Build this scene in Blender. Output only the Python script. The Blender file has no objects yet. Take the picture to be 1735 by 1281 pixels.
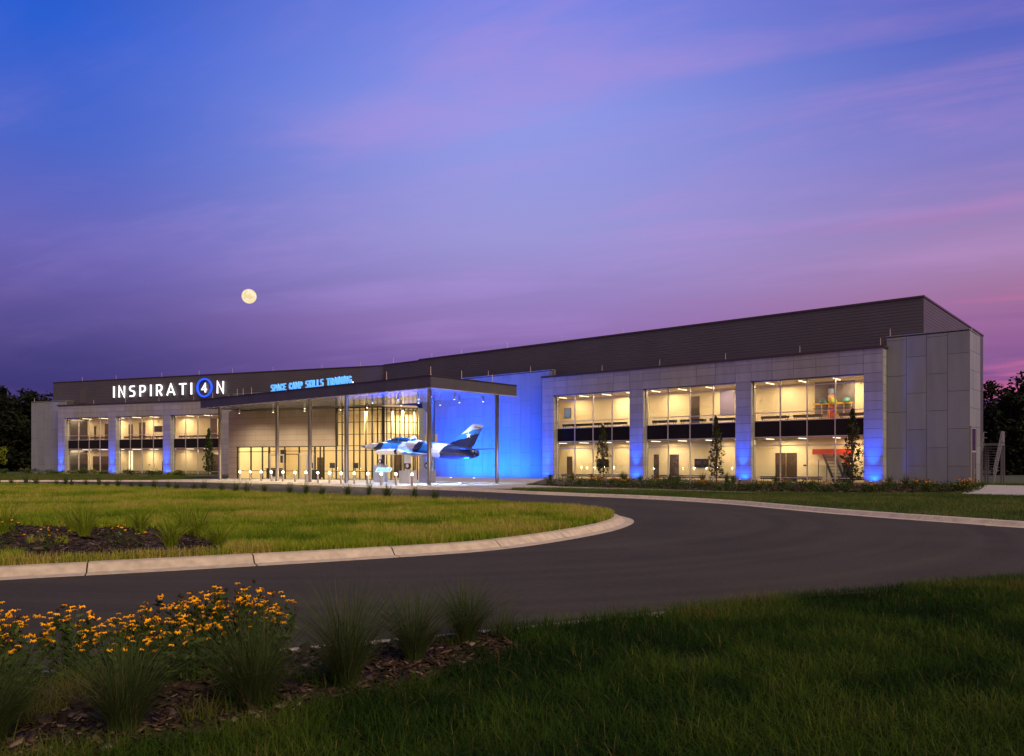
import bpy, bmesh, math, random
import numpy as np
from mathutils import Matrix, Vector
random.seed(7); RNG = np.random.default_rng(11)
S = bpy.context.scene
COL = S.collection
R_ = math.radians

# ------------------------------------------------------------------ camera
cam = bpy.data.cameras.new('camera'); co = bpy.data.objects.new('camera', cam); COL.objects.link(co)
co.location = (0, 0, 1.7); co.rotation_euler = (R_(90), 0, 0)
cam.sensor_width = 36.0; cam.sensor_fit = 'HORIZONTAL'
cam.lens = 36.0 * 1320 / 1735
cam.shift_y = (785 - 640.5) / 1735
cam.clip_start = 0.1; cam.clip_end = 6000
S.camera = co
S.render.resolution_x, S.render.resolution_y = 1024, 756

# ------------------------------------------------------------------ colour helpers
def lin(c):
    return tuple(((v / 255) / 12.92 if v / 255 <= 0.04045 else ((v / 255 + 0.055) / 1.055) ** 2.4) for v in c) + (1,)

# ------------------------------------------------------------------ world : dusk sky, full moon rising ahead, afterglow behind
W = bpy.data.worlds.new('World'); S.world = W; W.use_nodes = True
nt = W.node_tree; nt.nodes.clear()
def N(t, **k):
    n = nt.nodes.new(t)
    for a, b in k.items(): setattr(n, a, b)
    return n
def ln(a, b): nt.links.new(a, b)
def M_(op, a, b=None, c=None, clamp=False):
    n = N('ShaderNodeMath', operation=op, use_clamp=clamp)
    for i, v in enumerate((a, b, c)):
        if v is None: continue
        if isinstance(v, (int, float)): n.inputs[i].default_value = v
        else: ln(v, n.inputs[i])
    return n.outputs[0]
def ramp(f, stops, interp='EASE'):
    n = N('ShaderNodeValToRGB'); r = n.color_ramp; r.interpolation = interp
    while len(r.elements) < len(stops): r.elements.new(0.5)
    for e, (p, c) in zip(r.elements, stops): e.position = p; e.color = c
    ln(f, n.inputs[0]); return n.outputs[0]
def mix(f, a, b, mode='MIX'):
    n = N('ShaderNodeMix', data_type='RGBA', blend_type=mode)
    for s, v in ((0, f), (6, a), (7, b)):
        if isinstance(v, (int, float)): n.inputs[s].default_value = v
        elif isinstance(v, tuple): n.inputs[s].default_value = v
        else: ln(v, n.inputs[s])
    return n.outputs[2]
tc = N('ShaderNodeTexCoord'); sx = N('ShaderNodeSeparateXYZ'); ln(tc.outputs['Generated'], sx.inputs[0])
X, Y, Z = sx.outputs
el = M_('MULTIPLY', M_('MAXIMUM', Z, 0.0), 1.6, clamp=True)          # 0 horizon .. 1 about 39 deg up
zen = N('ShaderNodeMapRange', interpolation_type='SMOOTHSTEP'); ln(Z, zen.inputs[0]); zen.inputs[1].default_value = 0.52; zen.inputs[2].default_value = 0.95
east = ramp(el, [(0.0, lin((46, 42, 104))), (0.136, lin((58, 52, 120))), (0.186, lin((66, 60, 128))), (0.284, lin((95, 83, 158))), (0.379, lin((108, 102, 186))), (0.55, lin((72, 103, 206))), (0.71, lin((40, 95, 213))), (1.0, lin((22, 60, 160)))], 'LINEAR')
mid = ramp(el, [(0.0, lin((100, 70, 136))), (0.2, lin((125, 94, 166))), (0.27, lin((150, 118, 185))), (0.45, lin((158, 154, 220))), (0.65, lin((146, 156, 236))), (0.82, lin((112, 134, 234))), (1.0, lin((66, 98, 205)))], 'LINEAR')
south = ramp(el, [(0.0, lin((96, 58, 122))), (0.15, lin((120, 76, 140))), (0.24, lin((158, 104, 158))), (0.3, lin((165, 118, 164))), (0.36, lin((170, 136, 184))), (0.55, lin((118, 122, 204))), (0.7, lin((82, 101, 198))), (1.0, lin((56, 78, 180)))], 'LINEAR')
west = ramp(el, [(0.0, lin((226, 150, 120))), (0.2, lin((214, 148, 140))), (0.45, lin((170, 140, 176))), (1.0, lin((90, 100, 190)))])
ax = M_('DIVIDE', X, M_('ADD', M_('ABSOLUTE', Y), 0.35))
fl = N('ShaderNodeMapRange', interpolation_type='SMOOTHSTEP'); ln(ax, fl.inputs[0]); fl.inputs[1].default_value = -0.43; fl.inputs[2].default_value = 0.0
fr = N('ShaderNodeMapRange', interpolation_type='SMOOTHSTEP'); ln(ax, fr.inputs[0]); fr.inputs[1].default_value = 0.0; fr.inputs[2].default_value = 0.48
base = mix(fr.outputs[0], mix(fl.outputs[0], east, mid), south)
# thin cirrus: noise on a flat cloud deck, streaked along one direction
dz = M_('ADD', M_('MAXIMUM', Z, 0.0), 0.10)
cv = N('ShaderNodeCombineXYZ'); ln(M_('DIVIDE', X, dz), cv.inputs[0]); ln(M_('DIVIDE', Y, dz), cv.inputs[1])
mp = N('ShaderNodeMapping', vector_type='TEXTURE'); mp.inputs['Rotation'].default_value = (0, 0, R_(-24)); mp.inputs['Scale'].default_value = (2.4, 0.55, 1); mp.inputs['Location'].default_value = (0.3, 0.35, 0)
ln(cv.outputs[0], mp.inputs[0])
nz = N('ShaderNodeTexNoise'); nz.inputs['Scale'].default_value = 1.0; nz.inputs['Detail'].default_value = 9; nz.inputs['Roughness'].default_value = 0.60; nz.inputs['Distortion'].default_value = 0.5
ln(mp.outputs[0], nz.inputs[0])
mp3 = N('ShaderNodeMapping'); mp3.inputs['Location'].default_value = (3.1, 1.7, 0); mp3.inputs['Scale'].default_value = (1.3, 1.3, 1); ln(cv.outputs[0], mp3.inputs[0])
nz3 = N('ShaderNodeTexNoise'); nz3.inputs['Scale'].default_value = 1.1; nz3.inputs['Detail'].default_value = 5; nz3.inputs['Roughness'].default_value = 0.6; ln(mp3.outputs[0], nz3.inputs[0])
brk = N('ShaderNodeMapRange', interpolation_type='SMOOTHSTEP'); ln(nz3.outputs[0], brk.inputs[0]); brk.inputs[1].default_value = 0.36; brk.inputs[2].default_value = 0.62; brk.inputs[3].default_value = 0.25
cf = N('ShaderNodeMapRange', interpolation_type='SMOOTHSTEP'); ln(nz.outputs[0], cf.inputs[0]); cf.inputs[1].default_value = 0.43; cf.inputs[2].default_value = 0.66
lowfade = N('ShaderNodeMapRange'); ln(Z, lowfade.inputs[0]); lowfade.inputs[1].default_value = 0.06; lowfade.inputs[2].default_value = 0.30
rightw = M_('MULTIPLY_ADD', fr.outputs[0], -0.1, 0.66)
cloudf = M_('MULTIPLY', M_('MULTIPLY', M_('MULTIPLY', cf.outputs[0], brk.outputs[0]), lowfade.outputs[0]), M_('MULTIPLY', rightw, M_('MULTIPLY_ADD', fl.outputs[0], 0.7, 0.3)))
ccol = mix(fr.outputs[0], lin((178, 148, 224)), lin((192, 144, 208)))
base = mix(cloudf, base, ccol)
# low bars of pink and mauve cloud over the horizon
mp2 = N('ShaderNodeMapping'); mp2.inputs['Scale'].default_value = (2.0, 2.0, 26.0); mp2.inputs['Rotation'].default_value = (0, R_(-5), 0); ln(tc.outputs['Generated'], mp2.inputs[0])
nz2 = N('ShaderNodeTexNoise'); nz2.inputs['Scale'].default_value = 1.3; nz2.inputs['Detail'].default_value = 6; nz2.inputs['Roughness'].default_value = 0.5; nz2.inputs['Distortion'].default_value = 0.3
ln(mp2.outputs[0], nz2.inputs[0])
band = ramp(el, [(0.0, (.5, .5, .5, 1)), (0.12, (1, 1, 1, 1)), (0.33, (.35, .35, .35, 1)), (0.5, (0, 0, 0, 1))])
bpink = N('ShaderNodeMapRange', interpolation_type='SMOOTHSTEP'); ln(nz2.outputs[0], bpink.inputs[0]); bpink.inputs[1].default_value = 0.5; bpink.inputs[2].default_value = 0.68
bdark = N('ShaderNodeMapRange', interpolation_type='SMOOTHSTEP'); ln(nz2.outputs[0], bdark.inputs[0]); bdark.inputs[1].default_value = 0.46; bdark.inputs[2].default_value = 0.3
base = mix(M_('MULTIPLY', M_('MULTIPLY', bpink.outputs[0], band), M_('MULTIPLY_ADD', fr.outputs[0], 0.85, 0.08)), base, mix(fr.outputs[0], lin((146, 94, 172)), lin((226, 116, 162))))
base = mix(M_('MULTIPLY', M_('MULTIPLY', bdark.outputs[0], band), M_('MULTIPLY_ADD', fr.outputs[0], 0.22, 0.13)), base, mix(fr.outputs[0], lin((66, 54, 134)), lin((112, 76, 146))))
wf = N('ShaderNodeMapRange', interpolation_type='SMOOTHSTEP'); ln(Y, wf.inputs[0]); wf.inputs[1].default_value = 0.15; wf.inputs[2].default_value = -0.55
base = mix(wf.outputs[0], base, west)
base = mix(zen.outputs[0], base, lin((34, 46, 96)))
sky = N('ShaderNodeTexSky', sky_type='NISHITA'); sky.sun_disc = False; sky.sun_elevation = R_(1.0); sky.sun_rotation = R_(143)
bg = N('ShaderNodeBackground'); bg.inputs[1].default_value = 0.95; ln(base, bg.inputs[0])
bg2 = N('ShaderNodeBackground'); bg2.inputs[1].default_value = 0.006; ln(sky.outputs[0], bg2.inputs[0])
ad = N('ShaderNodeAddShader'); ln(bg.outputs[0], ad.inputs[0]); ln(bg2.outputs[0], ad.inputs[1])
wo = N('ShaderNodeOutputWorld'); ln(ad.outputs[0], wo.inputs[0])

# ------------------------------------------------------------------ sun : soft afterglow from behind the camera
sl = bpy.data.lights.new('sun', 'SUN'); sl.energy = 3.6; sl.angle = R_(32); sl.color = (1.0, 0.77, 0.53)
so = bpy.data.objects.new('sun', sl); COL.objects.link(so); so.location = (12, -30, 30)
SUN_EL, SUN_AZ = 40, 143
sd = Vector((math.sin(R_(SUN_AZ)) * math.cos(R_(SUN_EL)), math.cos(R_(SUN_AZ)) * math.cos(R_(SUN_EL)), math.sin(R_(SUN_EL))))
so.rotation_euler = sd.to_track_quat('Z', 'Y').to_euler()

S.view_settings.view_transform = 'Standard'; S.view_settings.look = 'None'; S.view_settings.exposure = 0; S.view_settings.gamma = 1
S.view_settings.use_curve_mapping = False
S.render.engine = 'CYCLES'
S.cycles.use_denoising = True
S.cycles.max_bounces = 7; S.cycles.diffuse_bounces = 3; S.cycles.glossy_bounces = 3; S.cycles.transparent_max_bounces = 10; S.cycles.transmission_bounces = 4
S.cycles.sample_clamp_indirect = 6

# ================================================================== helpers
WORLD = {}
def setup(o, M=None, parent=None, label=None, cat=None, group=None, kind=None):
    M = M.copy() if M is not None else Matrix()
    COL.objects.link(o); o.matrix_basis = M; WORLD[o.name] = M
    if parent is not None:
        o.parent = parent; o.matrix_parent_inverse = WORLD[parent.name].inverted()
    if label: o['label'] = label
    if cat: o['category'] = cat
    if group: o['group'] = group
    if kind: o['kind'] = kind
    return o
def empty(name, M=None, parent=None, **k):
    o = bpy.data.objects.new(name, None); o.empty_display_size = 0.3
    return setup(o, M, parent, **k)
class MB:
    def __init__(s): s.v = []; s.f = []; s.m = []; s.smooth = False
    def add(s, vs, fs, mi=0):
        n = len(s.v); s.v += [tuple(v) for v in vs]; s.f += [tuple(i + n for i in f) for f in fs]; s.m += [mi] * len(fs); return s
    def box(s, x0, x1, y0, y1, z0, z1, mi=0):
        return s.add([(x0, y0, z0), (x1, y0, z0), (x1, y1, z0), (x0, y1, z0), (x0, y0, z1), (x1, y0, z1), (x1, y1, z1), (x0, y1, z1)],
                     [(0, 3, 2, 1), (4, 5, 6, 7), (0, 1, 5, 4), (1, 2, 6, 5), (2, 3, 7, 6), (3, 0, 4, 7)], mi)
    def tube(s, pts, rad, n=8, mi=0, cap=True):
        pts = [Vector(p) for p in pts]; rings = []
        for i, p in enumerate(pts):
            d = (pts[min(i + 1, len(pts) - 1)] - pts[max(i - 1, 0)])
            if d.length < 1e-9: d = Vector((0, 0, 1))
            d.normalize(); a = d.orthogonal().normalized() if abs(d.z) < 0.99 else Vector((1, 0, 0)); b = d.cross(a).normalized(); a = b.cross(d)
            r = rad[i] if isinstance(rad, (list, tuple)) else rad
            rings.append([p + a * (r * math.cos(2 * math.pi * k / n)) + b * (r * math.sin(2 * math.pi * k / n)) for k in range(n)])
        vs = [v for r in rings for v in r]; fs = []
        for i in range(len(pts) - 1):
            for k in range(n):
                fs.append((i * n + k, i * n + (k + 1) % n, (i + 1) * n + (k + 1) % n, (i + 1) * n + k))
        if cap: fs += [tuple(range(n - 1, -1, -1)), tuple((len(pts) - 1) * n + k for k in range(n))]
        return s.add(vs, fs, mi)
    def lathe(s, prof, n=16, mi=0, c=(0, 0)):
        vs = []; fs = []
        for r, z in prof: vs += [(c[0] + r * math.cos(2 * math.pi * k / n), c[1] + r * math.sin(2 * math.pi * k / n), z) for k in range(n)]
        for i in range(len(prof) - 1):
            for k in range(n): fs.append((i * n + k, i * n + (k + 1) % n, (i + 1) * n + (k + 1) % n, (i + 1) * n + k))
        fs += [tuple(range(n - 1, -1, -1)), tuple((len(prof) - 1) * n + k for k in range(n))]
        return s.add(vs, fs, mi)
    def prism(s, poly, z0, z1, mi=0):
        n = len(poly); vs = [(x, y, z0) for x, y in poly] + [(x, y, z1) for x, y in poly]
        return s.add(vs, [tuple(range(n - 1, -1, -1)), tuple(range(n, 2 * n))] + [(i, (i + 1) % n, n + (i + 1) % n, n + i) for i in range(n)], mi)
    def mesh(s, name, mats, smooth=False):
        me = bpy.data.meshes.new(name); me.from_pydata(s.v, [], s.f)
        for m in (mats if isinstance(mats, (list, tuple)) else [mats]): me.materials.append(m)
        if any(s.m): me.polygons.foreach_set('material_index', s.m)
        if smooth or s.smooth: me.polygons.foreach_set('use_smooth', [True] * len(s.f))
        me.update(); return me
    def build(s, name, mats, M=None, parent=None, smooth=False, **k):
        return setup(bpy.data.objects.new(name, s.mesh(name, mats, smooth)), M, parent, **k)
def T(x=0, y=0, z=0): return Matrix.Translation((x, y, z))
def Rz(a): return Matrix.Rotation(a, 4, 'Z')
UNIT = {}
def unit_box(mat):
    if mat.name not in UNIT: UNIT[mat.name] = MB().box(0, 1, 0, 1, 0, 1).mesh('box_' + mat.name, mat)
    return UNIT[mat.name]
def bx(name, mat, F, x0, x1, y0, y1, z0, z1, parent=None, **k):
    o = bpy.data.objects.new(name, unit_box(mat))
    return setup(o, F @ T(x0, y0, z0) @ Matrix.Diagonal((x1 - x0, y1 - y0, z1 - z0, 1)), parent, **k)
def np_mesh(name, V, F, mats, tint=None, smooth=False):
    me = bpy.data.meshes.new(name); V = np.asarray(V, np.float32); F = np.asarray(F, np.int32); k = F.shape[1]
    me.vertices.add(len(V)); me.vertices.foreach_set('co', V.ravel())
    me.loops.add(F.size); me.loops.foreach_set('vertex_index', F.ravel())
    me.polygons.add(len(F)); me.polygons.foreach_set('loop_start', np.arange(len(F), dtype=np.int32) * k)
    me.update(calc_edges=True)
    for m in (mats if isinstance(mats, (list, tuple)) else [mats]): me.materials.append(m)
    if tint is not None:
        a = me.color_attributes.new('tint', 'FLOAT_COLOR', 'POINT')
        c = np.ones((len(V), 4), np.float32); c[:, :3] = np.asarray(tint)[:, None] if np.ndim(tint) == 1 else tint
        a.data.foreach_set('color', c.ravel())
    if smooth: me.polygons.foreach_set('use_smooth', np.ones(len(F), bool))
    return me
def np_obj(name, V, F, mats, M=None, parent=None, tint=None, smooth=False, **k):
    return setup(bpy.data.objects.new(name, np_mesh(name, V, F, mats, tint, smooth)), M, parent, **k)
ORD = ['first', 'second', 'third', 'fourth', 'fifth', 'sixth', 'seventh', 'eighth', 'ninth', 'tenth', 'eleventh', 'twelfth', 'thirteenth', 'fourteenth',
       'fifteenth', 'sixteenth', 'seventeenth', 'eighteenth', 'nineteenth', 'twentieth'] + ['twenty-' + w for w in
       ('first', 'second', 'third', 'fourth', 'fifth', 'sixth', 'seventh', 'eighth', 'ninth')] + ['thirtieth'] + ['thirty-' + w for w in
       ('first', 'second', 'third', 'fourth', 'fifth', 'sixth', 'seventh', 'eighth', 'ninth')] + ['fortieth'] + ['forty-' + w for w in ('first', 'second', 'third', 'fourth', 'fifth', 'sixth')]

# ================================================================== materials
def mat(name, col, rough=0.6, metal=0.0, var=0.0, nscale=4.0, objvar=0.0, bump=0.0, bscale=40, emit=None, estr=0, spec=0.5, col2=None, stretch=None):
    m = bpy.data.materials.new(name); m.use_nodes = True; t = m.node_tree; b = t.nodes['Principled BSDF']
    b.inputs['Roughness'].default_value = rough; b.inputs['Metallic'].default_value = metal; b.inputs['Specular IOR Level'].default_value = spec
    c = tuple(col) + (1,) if len(col) == 3 else col
    b.inputs['Base Color'].default_value = c
    src = None
    if var or col2:
        co_ = t.nodes.new('ShaderNodeTexCoord'); n = t.nodes.new('ShaderNodeTexNoise'); n.inputs['Scale'].default_value = nscale; n.inputs['Detail'].default_value = 6
        g = t.nodes.new('ShaderNodeNewGeometry'); v = g.outputs['Position']
        if stretch:
            mp_ = t.nodes.new('ShaderNodeMapping'); mp_.inputs['Scale'].default_value = stretch; t.links.new(v, mp_.inputs[0]); v = mp_.outputs[0]
        t.links.new(v, n.inputs['Vector'])
        r = t.nodes.new('ShaderNodeValToRGB'); r.color_ramp.elements[0].position = 0.3; r.color_ramp.elements[1].position = 0.7
        r.color_ramp.elements[0].color = tuple(x * (1 - var) for x in c[:3]) + (1,)
        r.color_ramp.elements[1].color = (tuple(col2) + (1,)) if col2 else tuple(min(1, x * (1 + var)) for x in c[:3]) + (1,)
        t.links.new(n.outputs[0], r.inputs[0]); src = r.outputs[0]
    if objvar:
        oi = t.nodes.new('ShaderNodeObjectInfo'); mr = t.nodes.new('ShaderNodeMapRange'); mr.inputs[3].default_value = 1 - objvar; mr.inputs[4].default_value = 1 + objvar
        t.links.new(oi.outputs['Random'], mr.inputs[0]); h = t.nodes.new('ShaderNodeMix'); h.data_type = 'RGBA'; h.blend_type = 'MULTIPLY'; h.inputs[0].default_value = 1
        if src: t.links.new(src, h.inputs[6])
        else: h.inputs[6].default_value = c
        t.links.new(mr.outputs[0], h.inputs[7]); src = h.outputs[2]
    if src: t.links.new(src, b.inputs['Base Color'])
    if bump:
        g2 = t.nodes.new('ShaderNodeNewGeometry'); n2 = t.nodes.new('ShaderNodeTexNoise'); n2.inputs['Scale'].default_value = bscale; n2.inputs['Detail'].default_value = 4
        t.links.new(g2.outputs['Position'], n2.inputs['Vector']); bp = t.nodes.new('ShaderNodeBump'); bp.inputs['Strength'].default_value = bump; bp.inputs['Distance'].default_value = 0.02
        t.links.new(n2.outputs[0], bp.inputs['Height']); t.links.new(bp.outputs[0], b.inputs['Normal'])
    if emit:
        b.inputs['Emission Color'].default_value = tuple(emit) + (1,); b.inputs['Emission Strength'].default_value = estr
    return m
def glass_mat(name, tint=(0.92, 0.95, 0.95), fac=0.09, rough=0.01, ior=1.5):
    m = bpy.data.materials.new(name); m.use_nodes = True; t = m.node_tree; t.nodes.clear()
    tr = t.nodes.new('ShaderNodeBsdfTransparent'); tr.inputs[0].default_value = tint + (1,)
    gl = t.nodes.new('ShaderNodeBsdfGlossy'); gl.inputs['Roughness'].default_value = rough; gl.inputs[0].default_value = (.9, .9, .9, 1)
    lw_ = t.nodes.new('ShaderNodeLayerWeight'); pw_n = t.nodes.new('ShaderNodeMath'); pw_n.operation = 'POWER'; pw_n.inputs[1].default_value = 5; t.links.new(lw_.outputs['Facing'], pw_n.inputs[0])
    fr_ = t.nodes.new('ShaderNodeMath'); fr_.operation = 'MULTIPLY_ADD'; fr_.inputs[1].default_value = 1 - fac; fr_.inputs[2].default_value = fac; t.links.new(pw_n.outputs[0], fr_.inputs[0])
    mx = t.nodes.new('ShaderNodeMixShader'); o = t.nodes.new('ShaderNodeOutputMaterial')
    t.links.new(fr_.outputs[0], mx.inputs[0]); t.links.new(tr.outputs[0], mx.inputs[1]); t.links.new(gl.outputs[0], mx.inputs[2]); t.links.new(mx.outputs[0], o.inputs[0]); return m
def tint_mat(name, cols, rough=0.75, trans=0.25):
    """plant material: colour from the per-blade tint attribute through a ramp, with some light passing through"""
    m = bpy.data.materials.new(name); m.use_nodes = True; t = m.node_tree; t.nodes.clear()
    at = t.nodes.new('ShaderNodeAttribute'); at.attribute_name = 'tint'
    r = t.nodes.new('ShaderNodeValToRGB'); e = r.color_ramp.elements
    while len(e) < len(cols): e.new(0.5)
    for i, c in enumerate(cols): e[i].position = i / (len(cols) - 1); e[i].color = tuple(c) + (1,)
    t.links.new(at.outputs['Fac'], r.inputs[0])
    d = t.nodes.new('ShaderNodeBsdfPrincipled'); d.inputs['Roughness'].default_value = rough; d.inputs['Specular IOR Level'].default_value = 0.10; t.links.new(r.outputs[0], d.inputs['Base Color'])
    tl = t.nodes.new('ShaderNodeBsdfTranslucent'); t.links.new(r.outputs[0], tl.inputs[0])
    mx = t.nodes.new('ShaderNodeMixShader'); mx.inputs[0].default_value = trans; o = t.nodes.new('ShaderNodeOutputMaterial')
    t.links.new(d.outputs[0], mx.inputs[1]); t.links.new(tl.outputs[0], mx.inputs[2]); t.links.new(mx.outputs[0], o.inputs[0]); return m

m_panel = mat('grey_metal_panel', (0.285, 0.288, 0.285), 0.42, 0.25, objvar=0.09, var=0.10, nscale=1.2, stretch=(1.6, 1.6, .25))
m_white = mat('light_metal_panel', (0.20, 0.225, 0.235), 0.42, 0.2, objvar=0.07, var=0.08, nscale=1.2, stretch=(1.6, 1.6, .25))
m_joint = mat('dark_joint', (0.05, 0.048, 0.048), 0.8)
m_rib = mat('dark_ribbed_siding', (0.078, 0.077, 0.082), 0.42, 0.35, var=0.08, nscale=0.3)
m_cap = mat('dark_parapet_cap', (0.05, 0.045, 0.05), 0.35, 0.5)
m_fascia = mat('dark_fascia_panel', (0.10, 0.097, 0.105), 0.35, 0.5, objvar=0.08)
m_soffit = mat('glossy_soffit', (0.32, 0.32, 0.33), 0.22, 0.15, var=0.05, nscale=1)
m_beige = mat('beige_panel', (0.35, 0.285, 0.215), 0.45, 0.15, objvar=0.05, var=0.05, nscale=0.6)
m_alu = mat('aluminium_frame', (0.55, 0.54, 0.53), 0.35, 0.6)
m_dframe = mat('dark_bronze_frame', (0.03, 0.028, 0.027), 0.4, 0.4)
m_glass = glass_mat('window_glass', fac=0.05)
m_glass2 = glass_mat('lobby_glass', (0.86, 0.90, 0.88), fac=0.045)
m_spandrel = mat('black_spandrel_glass', (0.006, 0.007, 0.009), 0.2, 0, spec=0.15)
m_cream = mat('cream_interior_paint', (0.80, 0.68, 0.47), 0.85, var=0.03, nscale=0.7)
m_ceil = mat('interior_ceiling', (0.55, 0.47, 0.36), 0.9)
m_floor = mat('interior_floor', (0.30, 0.27, 0.23), 0.4)
m_wood = mat('dark_wood_door', (0.055, 0.035, 0.024), 0.45, var=0.3, nscale=6, stretch=(6, 6, .6))
m_black = mat('black_vinyl', (0.012, 0.012, 0.013), 0.45)
m_tv = mat('screen_glass', (0.01, 0.012, 0.02), 0.15)
m_steel = mat('brushed_steel', (0.45, 0.43, 0.40), 0.35, 0.8)
m_column = mat('bronze_steel_column', (0.16, 0.14, 0.12), 0.35, 0.6, var=0.05, nscale=2)
m_conc = mat('concrete', (0.33, 0.305, 0.27), 0.8, var=0.14, nscale=1.3, bump=0.15, bscale=30)
m_kerb = mat('kerb_concrete', (0.43, 0.36, 0.265), 0.85, var=0.20, nscale=5.5, objvar=0.06, bump=0.3, bscale=45)
m_ped = mat('pedestal_concrete', (0.42, 0.41, 0.40), 0.8, var=0.12, nscale=2)
m_strip = mat('strip_light', (0.9, 0.85, 0.75), 0.5, emit=(1, 0.82, 0.55), estr=3)
m_letw = mat('lit_letter_white', (0.9, 0.9, 0.9), 0.5, emit=(0.93, 0.95, 1), estr=1.15)
m_letb = mat('lit_ring_blue', (0.05, 0.1, 0.6), 0.5, emit=(0.0, 0.08, 1.0), estr=1.0)
m_letc = mat('lit_letter_sky_blue', (0.1, 0.3, 0.7), 0.5, emit=(0.11, 0.42, 1.0), estr=1.0)
m_glow = mat('bollard_lens', (0.9, 0.85, 0.7), 0.4, emit=(1, 0.80, 0.48), estr=22)
m_gloww = mat('warm_lens', (0.9, 0.85, 0.75), 0.4, emit=(1, 0.85, 0.6), estr=12)
m_glowb = mat('blue_lens', (0.3, 0.5, 0.9), 0.4, emit=(0.05, 0.3, 1), estr=8)
m_glowc = mat('white_blue_lens', (0.8, 0.9, 0.95), 0.4, emit=(0.6, 0.85, 1), estr=9)
m_bark = mat('bark', (0.07, 0.05, 0.038), 0.9, var=0.3, nscale=9)
m_rod = mat('lightning_rod_metal', (0.6, 0.5, 0.45), 0.35, 0.5)

# asphalt with arcs of tyre wear
def asphalt():
    m = bpy.data.materials.new('asphalt'); m.use_nodes = True; t = m.node_tree; b = t.nodes['Principled BSDF']
    g = t.nodes.new('ShaderNodeNewGeometry')
    n1 = t.nodes.new('ShaderNodeTexNoise'); n1.inputs['Scale'].default_value = 0.35; n1.inputs['Detail'].default_value = 5; t.links.new(g.outputs['Position'], n1.inputs[0])
    # streaks along the turning path: noise over the distance from the turn's centre
    vm = t.nodes.new('ShaderNodeVectorMath'); vm.operation = 'DISTANCE'; vm.inputs[1].default_value = (-4.0, 26.0, 0); t.links.new(g.outputs['Position'], vm.inputs[0])
    cx = t.nodes.new('ShaderNodeCombineXYZ'); t.links.new(vm.outputs['Value'], cx.inputs[0])
    sep = t.nodes.new('ShaderNodeSeparateXYZ'); t.links.new(g.outputs['Position'], sep.inputs[0])
    mu = t.nodes.new('ShaderNodeMath'); mu.operation = 'MULTIPLY'; mu.inputs[1].default_value = 0.05; t.links.new(sep.outputs[0], mu.inputs[0]); t.links.new(mu.outputs[0], cx.inputs[1])
    n2 = t.nodes.new('ShaderNodeTexNoise'); n2.inputs['Scale'].default_value = 1.6; n2.inputs['Detail'].default_value = 6; t.links.new(cx.outputs[0], n2.inputs[0])
    n3 = t.nodes.new('ShaderNodeTexNoise'); n3.inputs['Scale'].default_value = 9; n3.inputs['Detail'].default_value = 10; n3.inputs['Roughness'].default_value = 0.8; t.links.new(g.outputs['Position'], n3.inputs[0])
    a1 = t.nodes.new('ShaderNodeMix'); a1.data_type = 'FLOAT'; a1.inputs[0].default_value = 0.6; t.links.new(n1.outputs[0], a1.inputs[2]); t.links.new(n2.outputs[0], a1.inputs[3])
    a2 = t.nodes.new('ShaderNodeMix'); a2.data_type = 'FLOAT'; a2.inputs[0].default_value = 0.48; t.links.new(a1.outputs[0], a2.inputs[2]); t.links.new(n3.outputs[0], a2.inputs[3])
    r = t.nodes.new('ShaderNodeValToRGB'); r.color_ramp.elements[0].position = 0.40; r.color_ramp.elements[1].position = 0.62
    r.color_ramp.elements[0].color = (0.028, 0.0232, 0.0135, 1); r.color_ramp.elements[1].color = (0.060, 0.050, 0.031, 1)
    t.links.new(a2.outputs[0], r.inputs[0]); t.links.new(r.outputs[0], b.inputs['Base Color']); b.inputs['Roughness'].default_value = 0.8; b.inputs['Specular IOR Level'].default_value = 0.15
    bp = t.nodes.new('ShaderNodeBump'); bp.inputs['Strength'].default_value = 0.35; bp.inputs['Distance'].default_value = 0.01; t.links.new(n3.outputs[0], bp.inputs['Height']); t.links.new(bp.outputs[0], b.inputs['Normal'])
    return m
m_asph = asphalt()
m_soil = mat('soil_under_lawn', (0.035, 0.045, 0.014), 0.95, var=0.35, nscale=1.2)
m_mulch = mat('mulch', (0.045, 0.028, 0.017), 0.95, var=0.45, nscale=9, bump=0.8, bscale=26)
m_field = mat('field_grass', (0.018, 0.028, 0.007), 0.95, var=0.35, nscale=0.25)
m_chip = tint_mat('bark_chips', [(0.014, 0.009, 0.006), (0.036, 0.022, 0.014), (0.085, 0.055, 0.036), (0.26, 0.20, 0.145)], trans=0.0)
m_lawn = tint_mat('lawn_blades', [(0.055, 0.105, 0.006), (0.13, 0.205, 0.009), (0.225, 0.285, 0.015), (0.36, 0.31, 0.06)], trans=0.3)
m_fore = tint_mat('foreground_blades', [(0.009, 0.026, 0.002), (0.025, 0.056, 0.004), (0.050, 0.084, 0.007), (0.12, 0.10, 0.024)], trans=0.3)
m_tuft = tint_mat('ornamental_grass_blades', [(0.016, 0.036, 0.008), (0.032, 0.056, 0.013), (0.055, 0.078, 0.022), (0.12, 0.10, 0.045)], trans=0.2)
m_leaf = tint_mat('shrub_leaves', [(0.022, 0.040, 0.010), (0.045, 0.075, 0.015), (0.080, 0.110, 0.025)], trans=0.25)
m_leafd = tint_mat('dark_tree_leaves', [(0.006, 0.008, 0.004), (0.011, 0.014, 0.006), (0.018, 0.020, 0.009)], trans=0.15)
m_leafy = tint_mat('yellow_green_leaves', [(0.10, 0.13, 0.015), (0.18, 0.22, 0.02), (0.26, 0.28, 0.04)], trans=0.3)
m_petal = mat('orange_petals', (0.74, 0.33, 0.004), 0.85, objvar=0.45, spec=0.05)
m_cone = mat('flower_cone', (0.018, 0.010, 0.006), 0.8)
m_flow = tint_mat('flower_mass', [(0.22, 0.06, 0.006), (0.42, 0.14, 0.008), (0.60, 0.26, 0.02)], trans=0.1)

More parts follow.
